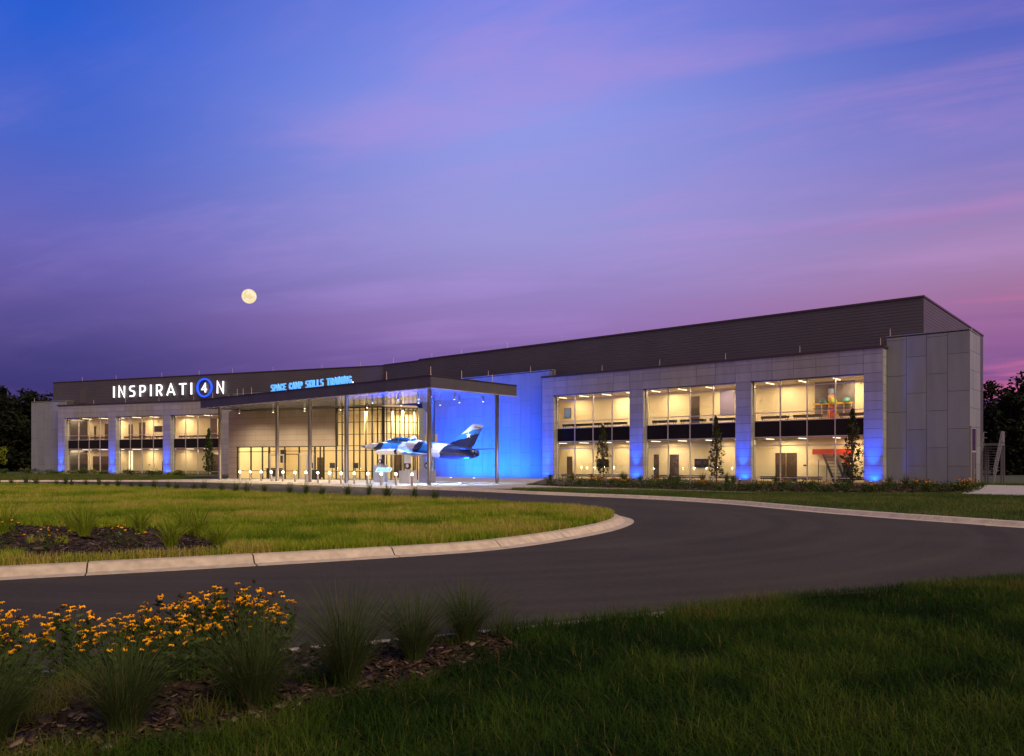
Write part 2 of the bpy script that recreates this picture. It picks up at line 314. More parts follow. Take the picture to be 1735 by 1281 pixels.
# ================================================================== ground, road, kerbs
def smooth_line(pts, n=6):
    P = [Vector((p[0], p[1])) for p in pts]; out = []
    for i in range(len(P) - 1):
        p0 = P[max(i - 1, 0)]; p1 = P[i]; p2 = P[i + 1]; p3 = P[min(i + 2, len(P) - 1)]
        for k in range(n):
            t = k / n
            out.append(0.5 * ((2 * p1) + (p2 - p0) * t + (2 * p0 - 5 * p1 + 4 * p2 - p3) * t * t + (3 * p1 - p0 - 3 * p2 + p3) * t ** 3))
    out.append(P[-1]); return [(v.x, v.y) for v in out]
def offset_line(pts, d):
    out = []
    for i, p in enumerate(pts):
        a = Vector(pts[max(i - 1, 0)]); b = Vector(pts[min(i + 1, len(pts) - 1)]); t = (b - a).normalized()
        out.append((p[0] - t.y * d, p[1] + t.x * d))
    return out
def inside(poly, x, y):
    r = np.zeros(x.shape, bool); n = len(poly)
    for i in range(n):
        x0, y0 = poly[i]; x1, y1 = poly[(i + 1) % n]
        if y0 == y1: continue
        r ^= ((y0 > y) != (y1 > y)) & (x < (x1 - x0) * (y - y0) / (y1 - y0) + x0)
    return r
def sheet(name, poly, z, m, kind='structure', parent=None, **k):
    bm = bmesh.new(); vs = [bm.verts.new((x, y, z)) for x, y in poly]
    bm.faces.new(vs); bmesh.ops.triangulate(bm, faces=bm.faces[:])
    me = bpy.data.meshes.new(name); bm.normal_update()
    bm.faces.ensure_lookup_table()
    if bm.faces[0].normal.z < 0: bmesh.ops.reverse_faces(bm, faces=bm.faces[:])
    bm.to_mesh(me); bm.free(); me.materials.append(m)
    return setup(bpy.data.objects.new(name, me), None, parent, kind=kind, **k)

sheet('ground', [(-2500, -400), (2500, -400), (2500, 4000), (-2500, 4000)], -0.06, m_field)

ISL = smooth_line([(-46, -12), (-24, 2.2), (-14, 7.9), (-7.45, 11.33), (-6.42, 11.81), (-4.52, 12.75), (-2.3, 13.94), (-0.2, 15.37), (1.83, 18.24), (3.03, 20.78), (3.62, 23.13),
                   (3.45, 25.2), (2.55, 27.4), (0.3, 30.2), (-3.0, 33.6), (-7.8, 37.2), (-14.6, 42.6), (-25.4, 51.2), (-36, 57.5), (-60, 66)], 5)
FAR = smooth_line([(-90, 66.5), (-60, 70), (-46, 71.5), (-36.6, 72.0), (-31.1, 71.4), (-24.1, 67.6), (-18.8, 63.9), (-13.8, 59.05), (-9.3, 54.3), (-6.5, 51.3), (-4.0, 48.9), (-1.3, 45.9), (1.04, 42.8), (3.95, 39.6),
                   (6.48, 36.7), (8.1, 34.2), (9.3, 31.2), (10.25, 27.9), (11.2, 25.0), (12.4, 22.3), (14.0, 19.6), (17, 15.8), (24, 9.8), (40, 0)], 5)
NEAR = smooth_line([(-30, -6), (-14, 1.4), (-6.5, 4.85), (-3.65, 6.2), (-0.32, 7.66), (1.51, 8.55), (3.96, 9.81), (7.52, 11.2), (10.5, 11.6), (14, 10.9), (22, 5.6), (36, -5)], 5)
sheet('road', [(-90, -30), (60, -30), (60, 78), (-90, 78)], 0.0, m_asph)

PROFILE = [(0.0, 0.006), (0.26, 0.016), (0.40, 0.125), (0.44, 0.14), (0.60, 0.145), (0.60, -0.03), (0.0, -0.03)]
def kerb(name, line, side, seg=2.5, prof=PROFILE):
    L = [Vector(p) for p in line]; cum = [0]
    for a, b in zip(L, L[1:]): cum.append(cum[-1] + (b - a).length)
    def at(s):
        i = min(max(int(np.searchsorted(cum, s)) - 1, 0), len(L) - 2); f = (s - cum[i]) / max(cum[i + 1] - cum[i], 1e-6); p = L[i].lerp(L[i + 1], f)
        e = 0.4; return p, (i, f)
    def tan(s):
        a, _ = at(max(s - 0.5, 0)); b, _ = at(min(s + 0.5, cum[-1])); return (b - a).normalized()
    root = empty(name, kind='structure'); n = int(cum[-1] / seg)
    for k in range(n):
        s0 = k * seg + 0.012; s1 = (k + 1) * seg - 0.012; mb = MB(); rings = 5; dz = RNG.uniform(-0.004, 0.004)
        for j in range(rings):
            s = s0 + (s1 - s0) * j / (rings - 1); p, _ = at(s); t = tan(s); nrm = Vector((-t.y, t.x)) * side
            for o, z in prof: mb.v.append((p.x + nrm.x * o, p.y + nrm.y * o, z + dz))
        c = len(prof)
        for j in range(rings - 1):
            for i in range(c):
                q = (j * c + i, j * c + (i + 1) % c, (j + 1) * c + (i + 1) % c, (j + 1) * c + i); mb.f.append(q if side > 0 else q[::-1]); mb.m.append(0)
        for f in (tuple(range(c)), tuple((rings - 1) * c + i for i in range(c))): mb.f.append(f); mb.m.append(0)
        o = mb.build('kerb_stone', m_kerb, None, root)
    return root
def clip(line, f): return [p for p in line if f(p)]
kerb('kerb_island', clip(ISL, lambda p: p[0] > -26 and p[1] > 0), 1)
kerb('kerb_building_side', clip(FAR, lambda p: p[0] > -62 and p[0] < 20), 1)
kerb('kerb_near', clip(NEAR, lambda p: p[0] > -12 and p[0] < 17), -1, prof=[(-0.10, -0.02), (-0.10, 0.028), (-0.02, 0.05), (0.16, 0.055), (0.16, -0.02)])

ISL_IN = offset_line(ISL, 0.59)
sheet('lawn_island', ISL_IN + [(-60, -12)], 0.13, m_soil)
FAR_IN = offset_line(FAR, 0.59)
sheet('lawn_building_side', FAR_IN + [(160, 0), (160, 200), (-200, 200), (-200, 66)], 0.12, m_soil)
NEAR_IN = offset_line(NEAR, -0.15)
sheet('lawn_foreground', NEAR_IN + [(36, -30), (-30, -30)], 0.045, m_mulch)
# paved entrance court, laid in slabs
COURT = [p for p in FAR_IN if -36.5 < p[0] < -2.2] + [(2.6, 49.4), (3.2, 52.8), (1.0, 56.4), (1.6, 62), (3.6, 81.0), (-10, 92.6), (-14, 96), (-21, 99), (-28, 82), (-33.5, 76.5)]
crt = sheet('entrance_court', COURT, 0.118, m_joint)
def clip_poly(poly, a, b, c):
    out = []; n = len(poly)
    for i in range(n):
        p, q = poly[i], poly[(i + 1) % n]; dp = a * p[0] + b * p[1] - c; dq = a * q[0] + b * q[1] - c
        if dp >= 0: out.append(p)
        if dp * dq < 0: t = dp / (dp - dq); out.append((p[0] + t * (q[0] - p[0]), p[1] + t * (q[1] - p[1])))
    return out
UR = (0.76162, -0.64802); VR = (0.64802, 0.76162)
for i in range(-14, 5):
    for j in range(-3, 12):
        s = 3.0; g = 0.012; P = COURT
        P = clip_poly(P, UR[0], UR[1], i * s - 31 + g)
        if len(P) > 2: P = clip_poly(P, -UR[0], -UR[1], -((i + 1) * s - 31 - g))
        if len(P) > 2: P = clip_poly(P, VR[0], VR[1], j * s + 32 + g)
        if len(P) > 2: P = clip_poly(P, -VR[0], -VR[1], -((j + 1) * s + 32 - g))
        if len(P) > 2:
            ar = abs(sum(P[k][0] * P[(k + 1) % len(P)][1] - P[(k + 1) % len(P)][0] * P[k][1] for k in range(len(P)))) / 2
            if ar > 0.3: MB().prism(P if sum((P[(k + 1) % len(P)][0] - P[k][0]) * (P[(k + 1) % len(P)][1] + P[k][1]) for k in range(len(P))) < 0 else P[::-1], 0.119, 0.138).build('paving_slab', m_conc, None, crt)
# narrow walk in front of the planting bed, and the path at the far end of the building
walk = sheet('sidewalk', [(1.0, 56.0), (2.9, 52.8), (8.7, 47.5), (13.4, 41.9), (13.15, 41.2), (8.35, 45.6), (2.7, 49.3), (1.6, 50.2)], 0.128, m_conc)
sheet('path', [(22.8, 39.6), (25.2, 37.4), (60, 30), (60, 32), (31.5, 43.2), (31.6, 48.0), (36.2, 54.6), (34.6, 56.6), (31.0, 52.6), (30.0, 50.8)], 0.128, m_conc)
BED = [(1.6, 56.2), (3.3, 52.9), (9.0, 47.8), (13.7, 42.0), (18.0, 40.6), (24.2, 41.2), (27.6, 46.6), (30.2, 51.0), (32.6, 55.6), (28.6, 58.6), (3.4, 80.0), (2.0, 72)]
sheet('planting_bed', BED, 0.126, m_mulch)
BEDL = [(-78, 120), (-70, 112), (-56, 104.0), (-46, 97), (-36, 90.0), (-31.8, 84.5), (-28.9, 81), (-24, 92), (-22, 99.5), (-40, 107.3), (-69, 118.5)]
sheet('planting_bed_far', BEDL, 0.126, m_mulch)
IBED = [(-8.9, 11.6), (-5.0, 13.4), (-5.3, 14.6), (-6.6, 16.4), (-8.6, 18.6), (-13.5, 19.5), (-18, 15), (-16.5, 8.2)]
sheet('island_planting_bed', IBED, 0.136, m_mulch)

# ================================================================== building frames
PR = Vector((3.1095, 79.7)); TH_R = math.atan2(-0.64802, 0.76162)
PL = Vector((-69.372, 119.0)); TH_L = math.atan2(-0.36215, 0.93212)
FR = T(PR.x, PR.y, 0) @ Rz(TH_R)
FL = T(PL.x, PL.y, 0) @ Rz(TH_L)
FE = T(-28.757, 79.0, 0) @ Rz(TH_L)
FC = T(-5.733, 54.8, 0) @ Rz(TH_R)
B = empty('training_building', T(-5, 80, 0), label='long two-storey grey metal building with lit windows and dark upper wall', cat='building')
WIN = [(1.41, 10.36), (11.82, 20.82), (22.22, 31.16)]
ZR = [0.12, 0.52, 3.17, 3.87, 5.22, 5.89, 8.0, 8.56]
YG = 0.55
def lamp(name, kind, F, loc, target=None, energy=10, color=(1, 1, 1), parent=None, size=0.2, spot=60, blend=0.5, sy=None):
    l = bpy.data.lights.new(name, kind); l.energy = energy; l.color = color
    if kind == 'AREA':
        l.size = size
        if sy: l.shape = 'RECTANGLE'; l.size_y = sy
    elif kind == 'SPOT': l.spot_size = R_(spot); l.spot_blend = blend; l.shadow_soft_size = size
    else: l.shadow_soft_size = size
    o = bpy.data.objects.new(name, l)
    M = F @ T(*loc)
    if target is not None:
        d = (F @ Vector(target)) - (F @ Vector(loc)); q = (-d).to_track_quat('Z', 'Y').to_matrix().to_4x4()
        M = T(*M.translation) @ q
    return setup(o, M, parent)
WARM = (1.0, 0.71, 0.38)

def bay_facade(F, right):
    back = MB()
    # piers and header behind the panels (solid), with deep window openings
    piers = [(0, 1.41), (10.36, 11.82), (20.82, 22.22), (31.16, 32.55)]
    for a, b in piers: back.box(a + .03, b - .03, 0.05, 0.95, 0.05, 8.56)
    back.box(0.03, 32.52, 0.05, 0.95, 8.5601, 10.42)
    w = back.build('facade_wall', m_joint, F, B)
    g = 0.011
    # header panels
    cols = []
    for i, (a, b) in enumerate(piers):
        cols.append((a, b))
        if i < 3:
            c, d = WIN[i]
            cols += [(c + (d - c) * k / 5, c + (d - c) * (k + 1) / 5) for k in range(5)]
    for a, b in cols:
        for z0, z1 in ((8.56, 9.33), (9.33, 10.0), (10.0, 10.42)):
            bx('facade_panel', m_panel, F, a + g, b - g, 0.0, 0.05, z0 + g, z1 - g, w)
    for i, (a, b) in enumerate(piers):
        for k in range(12):
            z0, z1 = 0.12 + k * 0.7033, 0.12 + (k + 1) * 0.7033
            bx('facade_panel', m_panel, F, a + g, b - g, 0.0, 0.05, z0 + g, z1 - g, w)
            if i < 3: bx('reveal_panel', m_panel, F, b - .03, b + 0.012, 0.052, 0.94, z0 + g, z1 - g, w)
        # end returns of the bay
    for k in range(15):
        z0, z1 = 0.12 + k * 0.687, 0.12 + (k + 1) * 0.687
        bx('reveal_panel', m_panel, F, 32.53, 32.56, 0.052, 0.94, z0 + g, z1 - g, w)
        bx('reveal_panel', m_panel, F, -0.01, 0.02, 0.052, 0.94, z0 + g, z1 - g, w)
    bx('parapet_cap', m_cap, F, -0.12, 32.67, -0.10, 1.0, 10.425, 10.60, w)
    # windows
    for (a, b) in WIN:
        fr_ = MB().box(a + .015, a + .09, YG - .05, YG + .1, ZR[0], ZR[-1]).box(b - .07, b, YG - .05, YG + .1, ZR[0], ZR[-1]) \
            .box(a + .09, b - .07, YG - .05, YG + .1, ZR[-1] - .07, ZR[-1] - .002).build('window_frame', m_alu, F, B)
        n = 4; xs = [a + .09 + (b - a - .16) * k / n for k in range(n + 1)]
        for k in range(1, n): bx('mullion', m_alu, F, xs[k] - .035, xs[k] + .035, YG - .07, YG + .09, ZR[0], ZR[-1] - .07, fr_)
        for z in ZR[1:-1]:
            for k in range(n): bx('transom', m_alu, F, xs[k] + (.036 if k else .002), xs[k + 1] - (.036 if k < n - 1 else .002), YG - .04, YG + .07, z - .035, z + .035, fr_)
        for j in range(len(ZR) - 1):
            for k in range(n):
                sp = j == 3
                bx('spandrel_pane' if sp else 'pane', m_spandrel if sp else m_glass, F, xs[k] + .036, xs[k + 1] - .036, YG, YG + (.04 if sp else .012), ZR[j] + .036, ZR[j + 1] - .036, fr_)
    return w

def end_wall(F, t0, t1, y0, depth, parent_name='end_wall', ztop=11.3, first=0):
    w = MB().box(t0 + .02, t1 - .02, y0 + .05, y0 + depth, 0.05, ztop).build(parent_name, m_joint, F, B)
    n = max(1, round((t1 - t0) / 1.372)); cw = (t1 - t0) / n; g = 0.012
    for i in range(n):
        z = 0.12 - (1.35 if (i + first) % 2 else 0)
        while z < ztop - .01:
            a, b = max(z, 0.12), min(z + 2.72, ztop - .08)
            if b - a > 0.1: bx('wall_panel', m_white, F, t0 + i * cw + g, t0 + (i + 1) * cw - g, y0, y0 + .05, a + g, b - g, w)
            z += 2.72
    bx('wall_cap', m_white, F, t0 - .03, t1 + .03, y0 - .03, y0 + depth, ztop + .001, ztop + .07, w)
    return w

def ribbed(name, F, t0, t1, y, z0, z1, parent, pitch=0.24, dep=0.014, axis='x', flip=1):
    prof = []; z = z0
    while z < z1 - pitch * .5:
        prof += [(0, z), (0, z + pitch * .62), (dep, z + pitch * .72), (dep, z + pitch * .92)]; z += pitch
    prof += [(0, z1)]
    mb = MB()
    for o, z in prof:
        mb.v += ([(t0, y + o, z), (t1, y + o, z)] if axis == 'x' else [(y - o, t0, z), (y - o, t1, z)])
    for i in range(len(prof) - 1):
        mb.f.append((2 * i, 2 * i + 1, 2 * i + 3, 2 * i + 2)); mb.m.append(0)
    return mb.build(name, m_rib, F, parent)

def upper_block(F, t0, t1, ztop, depth, right):
    body = MB().box(t0 + .05, t1 - .1, 2.75, 5.3, 8.9, ztop - .05).box(t0 + .05, t1 - .1, 5.301, 2.6 + depth, 0.05, ztop - .05).build('upper_wall', m_joint, F, B)
    ribbed('siding', F, t0, t1, 2.5, 10.0, ztop, body)
    if right:
        ribbed('siding', F, 2.52, 2.6 + depth, t1, 0.1, ztop, body, axis='y')
        bx('roof_edge', m_cap, F, -21.14, t1 + .06, 2.42, 2.76, ztop, ztop + .14, body)
        bx('roof_edge', m_cap, F, t0 - .2, -21.16, 2.42, 2.76, ztop - .06, ztop + .02, body)
        bx('roof_edge', m_cap, F, t1 - .28, t1 + .06, 2.765, 2.6 + depth, ztop, ztop + .14, body)
    else:
        bx('roof_edge', m_cap, F, t0 - .05, t1 + .3, 2.42, 2.76, ztop, ztop + .09, body)
    return body

bay_facade(FR, True); bay_facade(FL, False)
end_wall(FR, 32.55, 38.05, 1.0, 4.0)
end_wall(FR, -18.95, 0.45, 1.0, 0.3, first=1)
end_wall(FL, -7.05, 0.3, 1.0, 4.0)
end_wall(FL, 32.5, 52.0, 1.0, 0.3)
ub = upper_block(FR, -27.5, 34.77, 14.3, 24.0, True)
ubl = upper_block(FL, -4.17, 55.74, 14.38, 20.0, False)
bx('vertical_flashing', m_cap, FL, 55.66, 55.8, 2.40, 2.52, 10, 14.4, ubl)
bx('access_hatch', m_fascia, FL, 1.61, 2.86, 2.40, 2.5, 10.95, 13.1, ubl)
# right hand return of the end block, with a glazed door
ew = MB().box(38.03, 38.06, 1.06, 5.0, 3.2, 11.3).box(38.03, 38.06, 3.3, 5.0, 0.1, 3.2).box(38.03, 38.06, 1.06, 1.6, .1, 3.2).build('side_wall', m_joint, FR, B)
for (a, b) in ((1.06, 2.35), (2.35, 3.65), (3.65, 4.98)):
    for k in range(8):
        z0 = (4.35 if b < 3.7 else 0.27) + k * 1.372
        if z0 + 1.37 < 11.3: bx('wall_panel', m_white, FR, 38.055, 38.09, a + .01, b - .01, z0 + .01, z0 + 1.36, ew)
dr = MB().box(38.05, 38.13, 1.6, 1.68, .14, 4.3).box(38.05, 38.13, 3.22, 3.3, .14, 4.3).box(38.05, 38.13, 1.68, 3.22, 2.5, 2.62).box(38.05, 38.13, 1.68, 3.22, 4.22, 4.3) \
    .box(38.05, 38.13, 2.41, 2.49, .14, 2.5).build('side_door', m_alu, FR, B)
for a, b, z0, z1 in ((1.7, 2.4, .2, 2.48), (2.5, 3.2, .2, 2.48), (1.7, 3.2, 2.64, 4.2)): bx('pane', m_spandrel, FR, 38.075, 38.09, a, b, z0, z1, dr)
MB().tube([(38.18, 2.32, .9), (38.18, 2.32, 1.3)], .02).build('door_handle', m_steel, FR, dr)

# lightning rods along the roof edges
RODM = MB().tube([(0, 0, 0), (0, 0, .05)], .05, 6).tube([(0, 0, .05), (0, 0, .5), (0, 0, .62)], [.022, .018, .006], 6).mesh('lightning_rod', m_rod)
def rod(F, t, y, z, parent): return setup(bpy.data.objects.new('lightning_rod', RODM), F @ T(t, y, z), parent)
for t in (1.37, 7.1, 13.4, 19.8, 26.2, 32.3): rod(FR, t, .3, 10.6, B); rod(FL, t, .3, 10.6, B)
for t in (-26, -19, -14, -7, 0.5, 8, 16, 24, 30): rod(FR, t, 2.6, 14.44, B)
for t in (2, 9, 18, 25, 31, 38, 46, 52): rod(FL, t, 2.6, 14.47, B)
rod(FR, 32.75, 1.2, 11.37, B); rod(FR, 37.6, 4.6, 11.37, B); rod(FL, -6.6, 1.2, 11.37, B); rod(FR, -2.5, 1.15, 11.37, B); rod(FR, -8.5, 1.15, 11.37, B)

# ------------------------------------------------------------------ corridors behind the windows
def corridor(F, t0, t1, yb, side):
    cr = MB()
    cr.box(t0, t1, yb, yb + .12, 0.1, 3.9).box(t0, t1, yb, yb + .12, 5.2, 8.7)            # back wall
    cr.box(t0 - .12, t0, 1.36, yb + .12, 0.1, 8.7).box(t1, t1 + .12, 1.06 if side > 0 else 1.36, yb + .12, 0.1, 8.7).box(t0, 0.04, 1.36, 1.42, 0.1, 8.7)
    w = cr.build('interior_wall', m_cream, F, B)
    MB().box(0.1, 32.4, YG + .1, 1.42, 0.06, 0.11).box(t0, t1, 1.421, yb, 0.06, 0.11).build('interior_floor', m_floor, F, B)
    MB().box(0.1, 32.4, YG + .12, 1.42, 4.0, 5.18).box(t0, t1, 1.421, yb, 4.0, 5.18).build('interior_floor', m_floor, F, B)
    MB().box(0.1, 32.4, YG + .13, 1.42, 3.82, 3.99).box(t0, t1, 1.421, yb, 3.82, 3.99).build('interior_ceiling', m_ceil, F, B)
    MB().box(0.1, 32.4, YG + .13, 1.42, 8.62, 8.75).box(t0, t1, 1.421, yb, 8.62, 8.75).build('interior_ceiling', m_ceil, F, B)
    return w
iwR = corridor(FR, -2.3, 32.4, 5.0, 1)
iwL = corridor(FL, -3.0, 40.0, 5.0, -1)
STRIP = MB().box(-.05, .05, -.8, .8, 0, .05).mesh('strip_light', m_strip)
for F, ts in ((FR, (0.2, 3.0, 5.8, 8.6, 11.4, 14.2, 17.0, 19.8, 22.6, 25.4, 28.2, 31.0)), (FL, (-1.0, 2.4, 5.8, 9.2, 12.6, 16.0, 19.4, 22.8, 26.2, 29.6))):
    for zc in (3.765, 8.565):
        for i, t in enumerate(ts):
            o = setup(bpy.data.objects.new('strip_light', STRIP), F @ T(t, 3.1, zc), B)
            if i % 2 == 0:
                lamp('strip_lamp', 'AREA', F, (t + 1.4, 3.1, zc - .06), (t + 1.4, 3.1, 0), (255 if zc > 5 else 225) * (1.15, .8, 1.0, .7, 1.2, .9)[(i // 2 + (3 if zc > 5 else 0)) % 6], WARM, B, size=.8, sy=2.8)
def idoor(F, t0, t1, z0, z1, y=5.0, name='interior_door', m=None):
    d = MB().box(t0, t1, y - .05, y - .002, z0, z1).build(name, m or m_wood, F, B)
    return d
for a in ((10.08, 10.64, .12, 2.57), (11.84, 12.83, .12, 2.56), (-.54, .17, .12, 2.43), (22.33, 23.26, .12, 2.62), (23.3, 24.24, .12, 2.62), (13.99, 15.0, 5.2, 8.07), (7.6, 8.1, 5.2, 7.6)): idoor(FR, *a)
for a in ((1.48, 3.3, .12, 2.82), (3.36, 5.24, .12, 2.82), (15.66, 16.59, .12, 2.0), (8.91, 9.75, 5.2, 7.72), (11.07, 12.26, 5.2, 7.95), (1.74, 2.11, 5.2, 7.57), (3.99, 5.11, 5.2, 7.9), (24.92, 26.12, 5.2, 8.39), (25.03, 26.34, .12, 3.0)): idoor(FL, *a)
idoor(FR, 17.07, 18.51, 6.14, 8.45, name='interior_window', m=mat('lilac_window', (.2, .17, .3), .2))
bx('light_panel', mat('bright_panel', (.9, .85, .7), .5, emit=(1, .82, .5), estr=1.6), FL, 9.03, 9.75, 4.93, 4.98, .12, 3.6, B)
# openings to the training hall, with red stair below
MB().box(25.8, 29.05, 4.90, 4.99, 5.85, 8.60).build('hall_window', mat('hall_grey', (.16, .14, .15), .4, var=.4, nscale=1.2), FR, B)
MB().box(25.78, 29.12, 4.92, 4.99, .12, 2.9).build('hall_window', mat('hall_cream', (.75, .64, .46), .7), FR, B)
m_red = mat('red_paint', (.55, .03, .015), .45); m_navy = mat('navy_paint', (.02, .03, .07), .5); m_yel = mat('yellow_paint', (.75, .45, .01), .45)
rs = empty('training_stair', FR @ T(27.4, 4.4, .11), label='red and navy metal training stair behind the ground-floor window beside the end pier', cat='stair')
MB().box(25.8, 29.0, 4.3, 4.6, 2.45, 2.9).build('beam', m_red, FR, rs)
for sx_ in (0, .9): MB().add([(26.6 + sx_, 4.3, 2.45), (26.8 + sx_, 4.3, 2.45), (27.7 + sx_, 4.3, .12), (27.5 + sx_, 4.3, .12), (26.6 + sx_, 4.36, 2.45), (26.8 + sx_, 4.36, 2.45), (27.7 + sx_, 4.36, .12), (27.5 + sx_, 4.36, .12)],
        [(0, 1, 2, 3), (7, 6, 5, 4), (0, 4, 5, 1), (1, 5, 6, 2), (2, 6, 7, 3), (3, 7, 4, 0)]).build('stringer', m_navy, FR, rs)
for k in range(8): MB().box(26.75 + k * .115, 27.6 + k * .115, 4.31, 4.6, 2.2 - k * .27, 2.24 - k * .27).build('tread', m_navy, FR, rs)
for x in (26.2, 26.9): MB().box(x, x + .05, 4.5, 4.55, .12, 2.0).build('post', m_navy, FR, rs)
MB().box(28.3, 28.9, 4.35, 4.55, .12, 1.6).build('post', m_navy, FR, rs)
MB().add([(28.0, 4.35, 2.4), (28.2, 4.35, 2.4), (28.9, 4.35, 1.5), (28.7, 4.35, 1.5), (28.0, 4.45, 2.4), (28.2, 4.45, 2.4), (28.9, 4.45, 1.5), (28.7, 4.45, 1.5)],
         [(0, 1, 2, 3), (7, 6, 5, 4), (0, 4, 5, 1), (1, 5, 6, 2), (2, 6, 7, 3), (3, 7, 4, 0)]).build('brace', m_red, FR, rs)
rail = empty('yellow_railing', FR @ T(27.4, 4.5, 5.2), label='yellow guard rail behind the upper window beside the end pier', cat='railing')
MB().box(25.8, 29.05, 4.42, 4.50, 6.66, 6.78).build('top_rail', m_yel, FR, rail); MB().box(25.8, 29.05, 4.42, 4.48, 6.3, 6.36).build('mid_rail', m_navy, FR, rail)
for k in range(6): MB().box(25.9 + k * .6, 25.96 + k * .6, 4.43, 4.49, 5.2, 6.66).build('post', m_yel, FR, rail)
for i, (t, m, c) in enumerate(((26.6, mat('teal_dome_paint', (.03, .14, .16), .35), 'dark teal'), (27.4, mat('lime_dome_paint', (.42, .55, .02), .4), 'lime green'), (28.5, mat('sea_dome_paint', (.05, .22, .22), .35), 'sea green'))):
    dm = MB().lathe([(.34, 0), (.34, .06), (.31, .2), (.23, .33), (.1, .4), (.01, .42)], 16).build('training_dome', m, FR @ T(t, 4.62, 6.79), None, True, label=f'{c} dome above the yellow railing in the upper window', cat='dome', group='domes above the yellow railing')
tw = empty('striped_tower', FR @ T(27.2, 4.75, 5.2), label='slim blue and orange tower seen through the upper window by the end pier', cat='tower')
for k, (z0, z1, m) in enumerate(((5.2, 6.9, m_red), (6.9, 7.5, mat('peach', (.7, .36, .2), .6)), (7.5, 8.0, mat('pale_blue', (.35, .45, .75), .6)), (8.0, 8.4, m_navy))): MB().lathe([(.26 - .02 * k, z0), (.28 - .02 * k, (z0 + z1) / 2), (.25 - .02 * k, z1 - .003)], 12, c=(27.2, 4.74)).build('section', m, FR, tw, True)

# benches and screens (copies of one bench)
def make_bench(): 
    seat = MB().box(0, 1, -.26, .26, .28, .50).mesh('bench_seat', m_black); leg = MB().box(-.02, .02, -.02, .02, 0, .279).mesh('bench_leg', m_black); return seat, leg
BS, BL = make_bench()
def bench(F, t0, t1, y, z, label, group):
    e = empty('bench', F @ T((t0 + t1) / 2, y, z), label=label, cat='bench', group=group)
    setup(bpy.data.objects.new('seat', BS), F @ T(t0, y, z) @ Matrix.Diagonal((t1 - t0, 1, 1, 1)), e)
    for lx in (t0 + .12, t1 - .12):
        for ly in (-.2, .2): setup(bpy.data.objects.new('leg', BL), F @ T(lx, y + ly, z), e)
BT = [(1.6, 3.05), (3.25, 6.15), (6.65, 9.05), (12.05, 14.4), (14.95, 17.3), (17.85, 20.1), (22.55, 24.8), (25.3, 27.55), (28.95, 31.05)]
wn = ['window next to the blue wall', 'middle window', 'window next to the end pier']
wl = ['window nearest the far corner', 'window under the white letters', 'window beside the entrance']
for F, wnames, wing in ((FR, wn, 'near wing'), (FL, wl, 'far wing')):
    for i, (a, b) in enumerate(BT):
        pos = ('first', 'second', 'third')[i % 3]
        bench(F, a, b, 1.5, 5.18, f'{pos} black upholstered bench upstairs in the {wing}, {wnames[i // 3]}', 'black benches along the upstairs windows')
        bench(F, a, b, 1.35, .11, f'{pos} black upholstered bench downstairs in the {wing}, {wnames[i // 3]}', 'black benches along the downstairs windows')
def tv(F, t0, t1, z0, z1, label, y=4.99, lit=None):
    e = empty('wall_screen', F @ T((t0 + t1) / 2, y, z0), label=label, cat='screen', group='flat screens on the corridor walls')
    MB().box(t0, t1, y - .09, y - .01, z0, z1).build('casing', m_black, F, e); MB().box(t0 + .04, t1 - .04, y - .095, y - .0901, z0 + .04, z1 - .04).build('display', lit or m_tv, F, e)
tv(FR, 3.32, 4.78, 1.3, 2.1, 'dark wall screen seen behind the slim tree nearest the blue wall')
tv(FR, 14.5, 15.95, 1.3, 2.12, 'dark wall screen downstairs in the middle window of the near wing')
tv(FR, -.85, .0, 6.6, 7.62, 'blue lit screen upstairs in the window next to the blue wall', lit=mat('blue_screen', (.05, .08, .12), .2, emit=(.16, .24, .38), estr=.6))
tv(FL, -1.0, .28, .95, 1.8, 'dark screen with a bright line downstairs in the window nearest the far corner', lit=mat('teal_screen', (.02, .05, .07), .2, emit=(.03, .1, .14), estr=.5))
tv(FL, 14.03, 15.66, 6.5, 7.36, 'dark wall screen upstairs in the window under the white letters')
for F, t, z, n in ((FR, 24.8, 1.45, 'brown double door'), (FL, 13.0, 1.4, 'bright lit panel')):
    MB().box(t, t + .28, 4.96, 4.99, z, z + .14).build('room_sign', m_navy, F, None, label=f'small dark room sign on the wall near the {n}', cat='sign')

# ------------------------------------------------------------------ lobby
lw = MB()
W2 = 9.5
lw.box(0.3, 17.6, W2, W2 + .15, .1, 6.99)
lw.box(0.15, .3, .3, W2, .1, 7.0)
lobbyw = lw.build('lobby_wall', m_cream, FE, B)
Qw = Vector((-8.947, 74.483)); cw_ = Vector((-12.054, 72.51))
poly = [(-28.5, 79.1), (-12.1, 72.72), (-9.1, 74.6), (-10.3, 92.4), (-21.2, 97.5)]
MB().prism(poly[::-1], .07, .135).build('lobby_floor', m_floor, None, B)
MB().prism(poly[::-1], 7.0, 7.2).build('lobby_ceiling', m_ceil, None, B)
